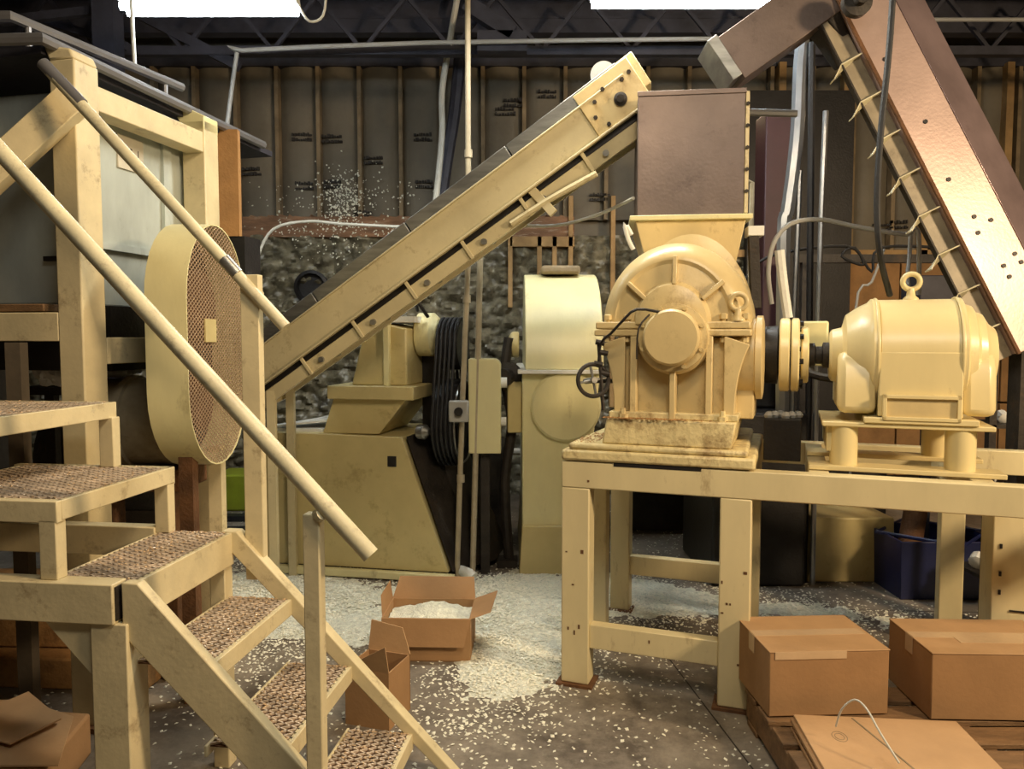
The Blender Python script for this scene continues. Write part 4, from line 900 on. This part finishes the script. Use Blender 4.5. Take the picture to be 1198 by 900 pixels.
# ------------------------------------------------------------------ stairs
S = frame(-1.12, 2.2, 0, -7); SWd = 0.62; RUN = 0.226; RISE = 0.24
sr = thing('platform_stairs', 'cream steel stairs with expanded metal treads in the left foreground', 'stairs', S @ Vector((0, 0.3, 0)))
def treadpart(s0, s1, z, nose=0.055, t0=0.04, t1=SWd - 0.0):
    tr = MB(S).box(s0, s1, t0, t1, z - 0.012, z - 0.009).build('tread', 'rust', sr)
    m = MB(S); zt = z - 0.003; st_ = 0.028
    for sg_ in (1, -1):
        k = -60
        while k < 60:
            c0 = t0 + k * st_
            seg = None; t = 0
            Ltot = s1 - s0
            # line y = c0 + sg*0.5*(x-s0)
            pts = [(s0 + Ltot * i / 24, c0 + sg_ * 0.5 * Ltot * i / 24) for i in range(25)]
            ins = [q for q in pts if t0 <= q[1] <= t1]
            if len(ins) > 1: m.beam((ins[0][0], ins[0][1], zt), (ins[-1][0], ins[-1][1], zt), 0.005, 0.006)
            k += 1
    m.build('tread_mesh', 'tread', tr)
    m = MB(S); m.box(s1 - 0.008, s1 + 0.012, t0 - 0.02, t1, z - nose, z); m.box(s0 - 0.01, s0, t0 - 0.02, t1, z - 0.035, z); m.pieces('tread_edge', 'stairs', tr, bevel=0.003)
    return tr
treadpart(-0.26, 0.0, 0.88, 0.12)
for i in range(1, 5):
    zt_ = 0.88 - RISE * i
    if zt_ > 0.05: treadpart(RUN * i - 0.23, RUN * i, zt_, 0.06)
treadpart(-0.80, -RUN, 1.12, 0.06); treadpart(-1.30, -2 * RUN - 0.0, 1.36, 0.06)
sm = []
for (s0_, s1_, z_) in ((-0.25, 0.0, 0.88), (0.0, RUN, 0.88 - RISE), (RUN, 2 * RUN, 0.88 - 2 * RISE), (2 * RUN, 3 * RUN, 0.88 - 3 * RISE), (-0.8, -RUN, 1.12), (-1.3, -2 * RUN, 1.36)):
    for _ in range(230):
        sm.append((S @ Vector((rnd.uniform(s0_, s1_), min(SWd - 0.02, max(0.05, rnd.gauss(0.4, 0.2))), z_ + 0.001)), 'z'))
flakes('tread_crumbs', sm, 0.0055, 'tape', label='pale crumbs lying on the expanded metal treads of the stairs', category='crumbs', kind='stuff')
# stringers
sl = RISE / RUN
x1 = 0.885 / sl
MB(S).prism([(-0.02, 0, 0.885), (0.03, 0, 0.885), (0.03 + x1, 0, 0.0), (x1 - 0.13, 0, 0.0), (-0.02, 0, 0.73)], (0, 0.04, 0)).build('stringer', 'stairs', sr, bevel=0.004)
m = MB(S); m.prism([(-0.03, SWd - 0.015, 0.885), (0.03, SWd - 0.015, 0.885), (0.03 + x1, SWd - 0.015, 0.0), (x1 - 0.02, SWd - 0.015, 0.0), (-0.03, SWd - 0.015, 0.845)], (0, 0.055, 0)); m.build('stringer', 'stairs', sr, bevel=0.004)
# platform beams, legs, gusset
MB(S).box(-1.3, -0.035, -0.02, 0.05, 0.765, 0.885).build('platform_beam', 'stairs', sr, bevel=0.004)
MB(S).box(-0.036, -0.03, -0.01, 0.042, 0.775, 0.875).build('beam_opening', 'darkpaint', sr)
MB(S).box(-1.3, -0.27, SWd - 0.05, SWd + 0.01, 0.79, 0.90).build('platform_beam', 'stairs', sr, bevel=0.004)
MB(S).box(-0.115, 0.0, -0.01, 0.09, 0, 0.765).build('leg', 'stairs', sr, bevel=0.004)
MB(S).prism([(-0.115, 0.0, 0.765), (-0.27, 0.0, 0.765), (-0.115, 0.0, 0.60)], (0, 0.012, 0)).build('gusset', 'stairs', sr)
MB(S).box(-0.06, 0.0, SWd - 0.05, SWd + 0.01, 0, 0.76).build('leg', 'stairs', sr, bevel=0.004)
for (s_, t, z0, z1) in ((-RUN - 0.05, 0.0, 0.885, 1.065), (-RUN - 0.045, SWd - 0.045, 0.88, 1.065), (-2 * RUN - 0.03, SWd - 0.045, 1.12, 1.305)):
    MB(S).box(s_, s_ + 0.055, t, t + 0.045, z0, z1).build('riser_post', 'stairs', sr, bevel=0.003)
for (a, z) in ((-RUN, 1.12), (-2 * RUN, 1.36)):
    for t in (0.0, SWd - 0.03): MB(S).box(a - 0.62, a + 0.01, t, t + 0.035, z - 0.065, z).build('step_rail', 'stairs', sr, bevel=0.003)
# far newel and handrails
m = MB(S); nx_ = 0.125
q = W(297, 400, 2.84); ln = S.inverted() @ q
m.box(ln.x - 0.035, ln.x + 0.035, SWd + 0.005, SWd + 0.045, 0.70, W(297, 322, q.y).z); m.build('newel_post', 'stairs', sr, bevel=0.003)
m = MB(S); ln2 = S.inverted() @ W(372, 700, 2.13); m.box(ln2.x - 0.024, ln2.x + 0.024, -0.045, -0.002, 0.12, W(372, 599, 2.12).z); m.build('newel_post', 'stairs', sr, bevel=0.004)
def hr(a, b_): 
    return m
m = MB(); A_ = W(434, 650, 2.07); B_ = W(-30, 144, 2.22); m.cyl(A_, B_, 0.0245, n=20); m.build('handrail', 'rail', sr, ang=50)
m = MB(); A_ = W(334, 383, 2.80); B_ = W(50, 74, 2.86); m.cyl(A_, B_, 0.022, n=18); m.build('handrail', 'rail', sr, ang=50)
m = MB(); m.cyl(W(50, 74, 2.86), W(96, 122, 2.851), 0.0228, n=18); m.build('bare_band', 'lidrail', sr, ang=50)
m = MB(); A2 = W(262, 303, 2.81); B2 = W(278, 321, 2.81); m.cyl(A2, B2, 0.0235, n=18); m.build('bare_band', 'steel', sr, ang=50)
m = MB(); m.cyl(W(290, 328, 2.82), W(303, 345, 2.90), 0.02, n=10); m.cyl(W(372, 604, 2.10), W(378, 600, 2.08), 0.02, n=10); m.pieces('rail_clamp', 'rail', sr)

# ------------------------------------------------------------------ cardboard and clutter
def carton(F, w_, d_, h_, label, z=0.0, tape=True, group=None):
    t = thing('cardboard_box', label, 'box', F @ Vector((w_ / 2, d_ / 2, 0)), group)
    m = MB(F); m.box(0, w_, 0, d_, 0, h_ - 0.004); m.build('box_body', 'card', t, bevel=0.004)
    for (a, b_) in ((0, d_ / 2 - 0.002), (d_ / 2 + 0.002, d_)):
        m = MB(F); m.box(-0.002, w_ + 0.002, a - 0.002, b_, h_ - 0.004, h_ + 0.001); m.build('flap', 'card_lit', t, bevel=0.0015)
    if tape:
        m = MB(F); m.box(0.0, w_ * 0.97, d_ / 2 - 0.03, d_ / 2 + 0.03, h_ + 0.001, h_ + 0.0018); m.box(-0.003, -0.002, d_ / 2 - .03, d_ / 2 + .03, h_ - 0.07, h_); m.build('packing_tape', 'tape', t)
    return t
pz = 0.145
b0 = frame(0.985, 2.87, pz, 3)
t_ = carton(b0, 0.47, 0.37, 0.255, 'closed brown cardboard box beside the second table leg', group='closed cardboard boxes on the pallet')
MB(b0).box(0.02, 0.30, -0.003, 0.0, 0.225, 0.255).build('front_tape', 'tape', t_)
b1 = frame(1.595, 2.85, pz, -2)
t_ = carton(b1, 0.55, 0.36, 0.26, 'closed brown cardboard box at the right edge, in front of the pedestal leg', group='closed cardboard boxes on the pallet')
MB(b1).box(0.16, 0.5, 0.10, 0.16, 0.261, 0.2625).build('shipping_tape', 'tape', t_)
pt = thing('wooden_pallet', 'low rough wooden pallet under the cardboard boxes at lower right', 'pallet', (1.6, 2.5, 0))
for k in range(7): MB().box(0.975, 2.5, 2.02 + k * 0.165, 2.02 + k * 0.165 + 0.125, 0.12, 0.14).build('deck_board', 'wood', pt, bevel=0.003)
for xx in (0.98, 1.7, 2.4): MB().box(xx, xx + 0.045, 2.02, 3.13, 0.02, 0.12).build('runner', 'wood', pt, bevel=0.003)
for k in range(3): MB().box(0.975, 2.5, 2.02 + k * 0.48, 2.02 + k * 0.48 + 0.12, 0.0, 0.02).build('bottom_board', 'wood', pt, bevel=0.003)
fbF = frame(1.005, 2.42, 0.141, -5)
for k in range(4):
    o = MB(fbF @ Matrix.Translation((0.012 * (k % 2), 0.004 * k, 0.014 * k))).box(0, 0.58, -0.25, 0.36, 0, 0.0135).build('flattened_box', 'card_lit' if k == 3 else 'card', None, bevel=0.002,
        label=['lowest flattened cardboard sheet in the stack on the pallet front', 'flattened cardboard sheet second from the bottom of the pallet stack', 'flattened cardboard sheet second from the top of the pallet stack', 'topmost flattened cardboard sheet under the white strap loop'][k], category='cardboard', group='flattened cardboard on the pallet')
m = MB(fbF); m.beam((0.22, 0.36, 0.0565), (0.36, -0.2, 0.0565), 0.006, 0.0012); m.build('fold_crease', 'stud', o)
m = MB(fbF); m.ring((0.13, 0.22, 0.056), (0, 0, 1), 0.035, 0.0012, 24, 4, (0.7, 1)); m.ring((0.13, 0.22, 0.056), (0, 0, 1), 0.022, 0.0012, 24, 4, (0.7, 1)); m.build('printed_mark', 'stud', o)
cable('strap_loop', [W(978, 850, 2.6), W(985, 830, 2.58), W(1000, 819, 2.56), W(1014, 830, 2.52), W(1030, 858, 2.45), W(1052, 893, 2.38)], 0.0035, 'conduit', 'thin white strap curling up from the topmost cardboard sheet', 'strap')
# open carton of flakes
ob = frame(-0.645, 3.72, 0, -2)
t = thing('open_carton', 'open cardboard box of white flakes standing below the conduits', 'box', ob @ Vector((0.22, 0.15, 0)))
m = MB(ob); w_, d_, h_ = 0.44, 0.30, 0.215; th = 0.006
for a in ((0, w_, 0, th), (0, w_, d_ - th, d_), (0, th, th, d_ - th), (w_ - th, w_, th, d_ - th)): m.box(a[0], a[1], a[2], a[3], 0, h_)
m.box(0, w_, 0, d_, 0, th); m.build('box_body', 'card', t)
def flap(F, pts, name='flap'):
    m = MB(F); m.prism(pts, (0, 0.005, 0.003)); return m.build(name, 'card', t)
flap(ob, [(0.0, d_, h_), (w_, d_, h_), (w_ - 0.01, d_ + 0.05, h_ + 0.10), (0.03, d_ + 0.05, h_ + 0.10)])
flap(ob, [(0.0, 0.02, h_), (0.0, d_, h_), (-0.01, d_ - 0.02, h_ + 0.10), (-0.01, 0.04, h_ + 0.10)])
flap(ob, [(w_, 0.0, h_), (w_, d_, h_), (w_ + 0.12, d_ - 0.02, h_ + 0.05), (w_ + 0.10, 0.02, h_ + 0.03)])
flap(ob, [(0.0, 0.0, h_), (w_, 0.0, h_), (w_ - 0.03, -0.03, h_ - 0.13), (0.03, -0.03, h_ - 0.13)])
m = MB(ob); g = []
for j in range(17):
    row = []
    for i in range(21):
        x = 0.01 + (w_ - 0.02) * i / 20; y = 0.01 + (d_ - 0.02) * j / 16
        row.append(m.v((x, y, h_ - 0.045 + 0.06 * math.exp(-((x - 0.24) / 0.13) ** 2 - ((y - 0.2) / 0.1) ** 2) + 0.012 * noise.noise(Vector((x * 30, y * 30, 0))))))
    g.append(row)
for j in range(16):
    for i in range(20): m.face([g[j][i], g[j][i + 1], g[j + 1][i + 1], g[j + 1][i]])
m.build('flake_fill', 'drift', None, label='white flakes filling the open cardboard box', category='flakes', kind='stuff')
# torn carton behind the stairs
t = thing('torn_carton', 'torn tall cardboard box half hidden behind the lower stair treads', 'box', (-0.62, 3.15, 0))
o2 = frame(-0.69, 3.10, 0, -18)
m = MB(o2)
for a in ((0, 0.2, 0, th), (0, th, th, 0.2), (0.2 - th, 0.2, th, 0.2), (0, 0.2, 0.2 - th, 0.2)): m.box(a[0], a[1], a[2], a[3], 0, 0.24)
m.build('box_body', 'card', t)
m = MB(o2); m.prism([(0.0, 0.0, 0.24), (0.2, 0.0, 0.24), (0.2, -0.03, 0.36)], (0, 0.005, 0)); m.prism([(0.0, 0.2, 0.24), (0.2, 0.2, 0.24), (0.15, 0.23, 0.34), (0.0, 0.23, 0.36)], (0, 0.005, 0)); m.pieces('flap', 'card_lit', t)
# crumpled carton, lower left
t = thing('crushed_carton', 'crushed cardboard box at the lower left corner beside the stair leg', 'box', (-1.62, 2.55, 0))
o3 = frame(-1.98, 2.42, 0, 8)
m = MB(o3); m.prism([(0, 0, 0), (0.42, 0.02, 0), (0.42, 0.02, 0.16), (0.2, 0, 0.20), (0, 0, 0.19)], (0, 0.38, 0)); m.build('box_body', 'card', t, bevel=0.01)
m = MB(o3); m.prism([(0.0, -0.02, 0.225), (0.22, -0.03, 0.205), (0.47, 0.0, 0.17), (0.42, 0.25, 0.215), (0.2, 0.36, 0.24), (0, 0.36, 0.25)], (0, 0, 0.006)); m.prism([(0.05, 0.15, 0.255), (0.30, 0.05, 0.23), (0.40, 0.2, 0.235), (0.22, 0.36, 0.27)], (0, 0, 0.006)); m.pieces('flap', 'card_lit', t)
# lumber stack and dark stuff under the platform
for k, (a, z, dy) in enumerate(((0, 0.0, 0), (0.05, 0.15, 0.06), (-0.03, 0.30, 0.02))):
    MB(frame(-3.4, 3.5 + dy, z, -4 + 2 * k)).box(0, 1.75 + a, 0, 0.28, 0, 0.145).build('timber_beam', 'lumber', None, bevel=0.01,
        label=['bottom rough brown timber in the stack under the platform', 'middle rough brown timber in the stack under the platform', 'top rough brown timber in the stack under the platform'][k], category='timber', group='timber stack under the platform')
MB().box(-1.99, -1.93, 3.02, 3.07, 0, 1.58).build('angle_post', 'side', None, label='thin dark steel post left of the front tank column', category='post')
m = MB(); m.lathe((-2.9, 4.9, 0.85), (1, 0, 0), [(0.1, 0), (0.33, 0.03), (0.36, 0.1), (0.36, 0.85), (0.33, 0.95), (0.1, 0.98)], 36); m.box(-2.8, -2.0, 4.75, 5.05, 0, 0.52)
m.build('lying_vessel', 'darkpaint', None, ang=30, label='dark olive rounded vessel lying under the tank', category='vessel')
m = MB(); m.box(-2.75, -2.05, 7.0, 7.4, 0, 0.34); m.build('green_crate', 'green', None, bevel=0.02, label='yellow-green plastic crate near the back wall left of the grinder base', category='crate')
m = MB(); m.box(-2.7, -2.1, 6.6, 6.7, 0.0, 0.05); m.tube([(-2.9, 6.2, 0.02), (-2.2, 6.3, 0.02), (-1.9, 6.2, 0.02)], 0.02, 8); m.build('floor_cable', 'rubber', None, label='black cable and bar lying on the floor near the green crate', category='cable')
m = MB(); m.tube([FZ(258, 612, 0.02), FZ(290, 600, 0.02), FZ(310, 602, 0.02)], 0.012, 8); m.build('floor_hose', 'rubber', None, label='thin black hose on the floor behind the stair post', category='hose')

# ------------------------------------------------------------------ beneath and behind the table
m = MB()
a = W(948, 606, 4.95); b_ = W(1052, 606, 4.95)
m.prism([(a.x - 0.02, 4.95, 0.0), (b_.x + 0.08, 4.95, 0.0), (b_.x - 0.02, 4.95, 0.10), (b_.x - 0.03, 4.95, a.z), (a.x + 0.03, 4.95, a.z), (a.x + 0.03, 4.95, 0.12)], (0, 0.5, 0))
m.build('pump_base', 'bin', None, bevel=0.01, label='cream tapered machine base standing in shadow beneath the motor', category='machine')
t = thing('blue_tub', 'dark blue plastic tub on the floor behind the right table legs', 'tub', (2.65, 4.85, 0))
m = MB()
for k in range(1):
    o_ = [(2.36, 4.6), (3.0, 4.6), (3.0, 5.1), (2.36, 5.1)]
    va = [m.v((x * 0.96 + 2.68 * 0.04, y * 0.96 + 4.85 * 0.04, 0)) for x, y in o_]; vb = [m.v((x, y, 0.36)) for x, y in o_]; vc = [m.v((x * 0.94 + 2.68 * 0.06, y * 0.94 + 4.85 * 0.06, 0.36)) for x, y in o_]; vd = [m.v((x * 0.9 + 2.68 * 0.1, y * 0.9 + 4.85 * 0.1, 0.03)) for x, y in o_]
    for A1, A2 in ((va, vb), (vb, vc), (vc, vd)):
        for i in range(4): m.face([A1[i], A1[(i + 1) % 4], A2[(i + 1) % 4], A2[i]])
    m.face(va); m.face(vd)
m.build('tub_body', 'blue', t, bevel=0.004)
m = MB(); m.ring((2.68, 4.85, 0.36), (0, 0, 1), 0.35, 0.012, 4, 6); m.build('tub_rim', 'blue', t)
m = MB(); m.cyl((2.5, 4.8, 0.16), (2.62, 4.9, 0.62), 0.07, n=16); m.build('pipe_offcut', 'rust', None, label='brown pipe offcut leaning in the dark blue tub', category='pipe')
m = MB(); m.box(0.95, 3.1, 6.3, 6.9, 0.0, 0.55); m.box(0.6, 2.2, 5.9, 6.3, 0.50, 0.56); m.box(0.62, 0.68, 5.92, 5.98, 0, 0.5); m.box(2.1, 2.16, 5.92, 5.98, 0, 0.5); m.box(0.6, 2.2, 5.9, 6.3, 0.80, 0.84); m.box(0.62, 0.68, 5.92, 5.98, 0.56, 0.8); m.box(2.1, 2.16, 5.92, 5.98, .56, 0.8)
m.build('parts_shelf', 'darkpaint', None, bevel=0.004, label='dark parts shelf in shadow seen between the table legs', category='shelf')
for k, (x, r_, hh, m_, lb) in enumerate(((0.85, 0.06, 0.12, 'rust', 'rusty round part at the left end of the dark shelf'), (1.10, 0.04, 0.07, 'grey', 'small grey ring on the dark shelf, right of the rusty round part'),
        (1.35, 0.055, 0.15, 'stud', 'tall brown canister on the dark shelf behind the table'), (1.62, 0.05, 0.09, 'rust', 'rusty flange on the dark shelf, right of the tall brown canister'), (1.95, 0.045, 0.11, 'grey', 'grey canister at the right end of the dark shelf'))):
    MB().lathe((x, 6.08, 0.56), (0, 0, 1), [(r_, 0), (r_, hh * 0.8), (r_ * 0.6, hh), (r_ * 0.3, hh)], 16).build('machine_part', m_, None, label=lb, category='machine part', group='parts on the dark shelf')
m = MB(); m.box(1.28, 1.88, 4.85, 5.7, 0, 1.12); m.box(1.50, 1.60, 5.3, 5.4, 1.12, 1.75); m.lathe((1.75, 5.3, 1.12), (0, 0, 1), [(0.14, 0), (0.14, 0.2), (0.05, 0.28)], 18); m.build('shade_block', 'black', None, bevel=0.02, label='black block put in for the deep shade behind the shaft coupling', category='machine')  # black block added to darken the view under the table
t = thing('bolt_rack', 'cluttered dark rack of fittings at the right edge behind the table', 'rack', (3.0, 4.3, 0))
m = MB()
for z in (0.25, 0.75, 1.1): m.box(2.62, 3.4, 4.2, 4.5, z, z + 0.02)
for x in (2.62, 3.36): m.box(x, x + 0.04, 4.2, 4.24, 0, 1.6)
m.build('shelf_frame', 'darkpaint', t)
m = MB()
for k in range(16):
    x = 2.68 + 0.045 * k; z = (0.27, 0.77, 1.12)[k % 3]; r = rnd.uniform(0.025, 0.05)
    m.lathe((x, 4.28 + rnd.uniform(0, 0.1), z + r), (rnd.uniform(-1, 1), rnd.uniform(-1, 1), 0.3), [(r * 0.5, -0.03), (r, -0.02), (r, 0.03), (r * 0.5, 0.04)], 10)
m.build('fitting', 'white', t)
o = t.children[-1]; o['kind'] = 'stuff'
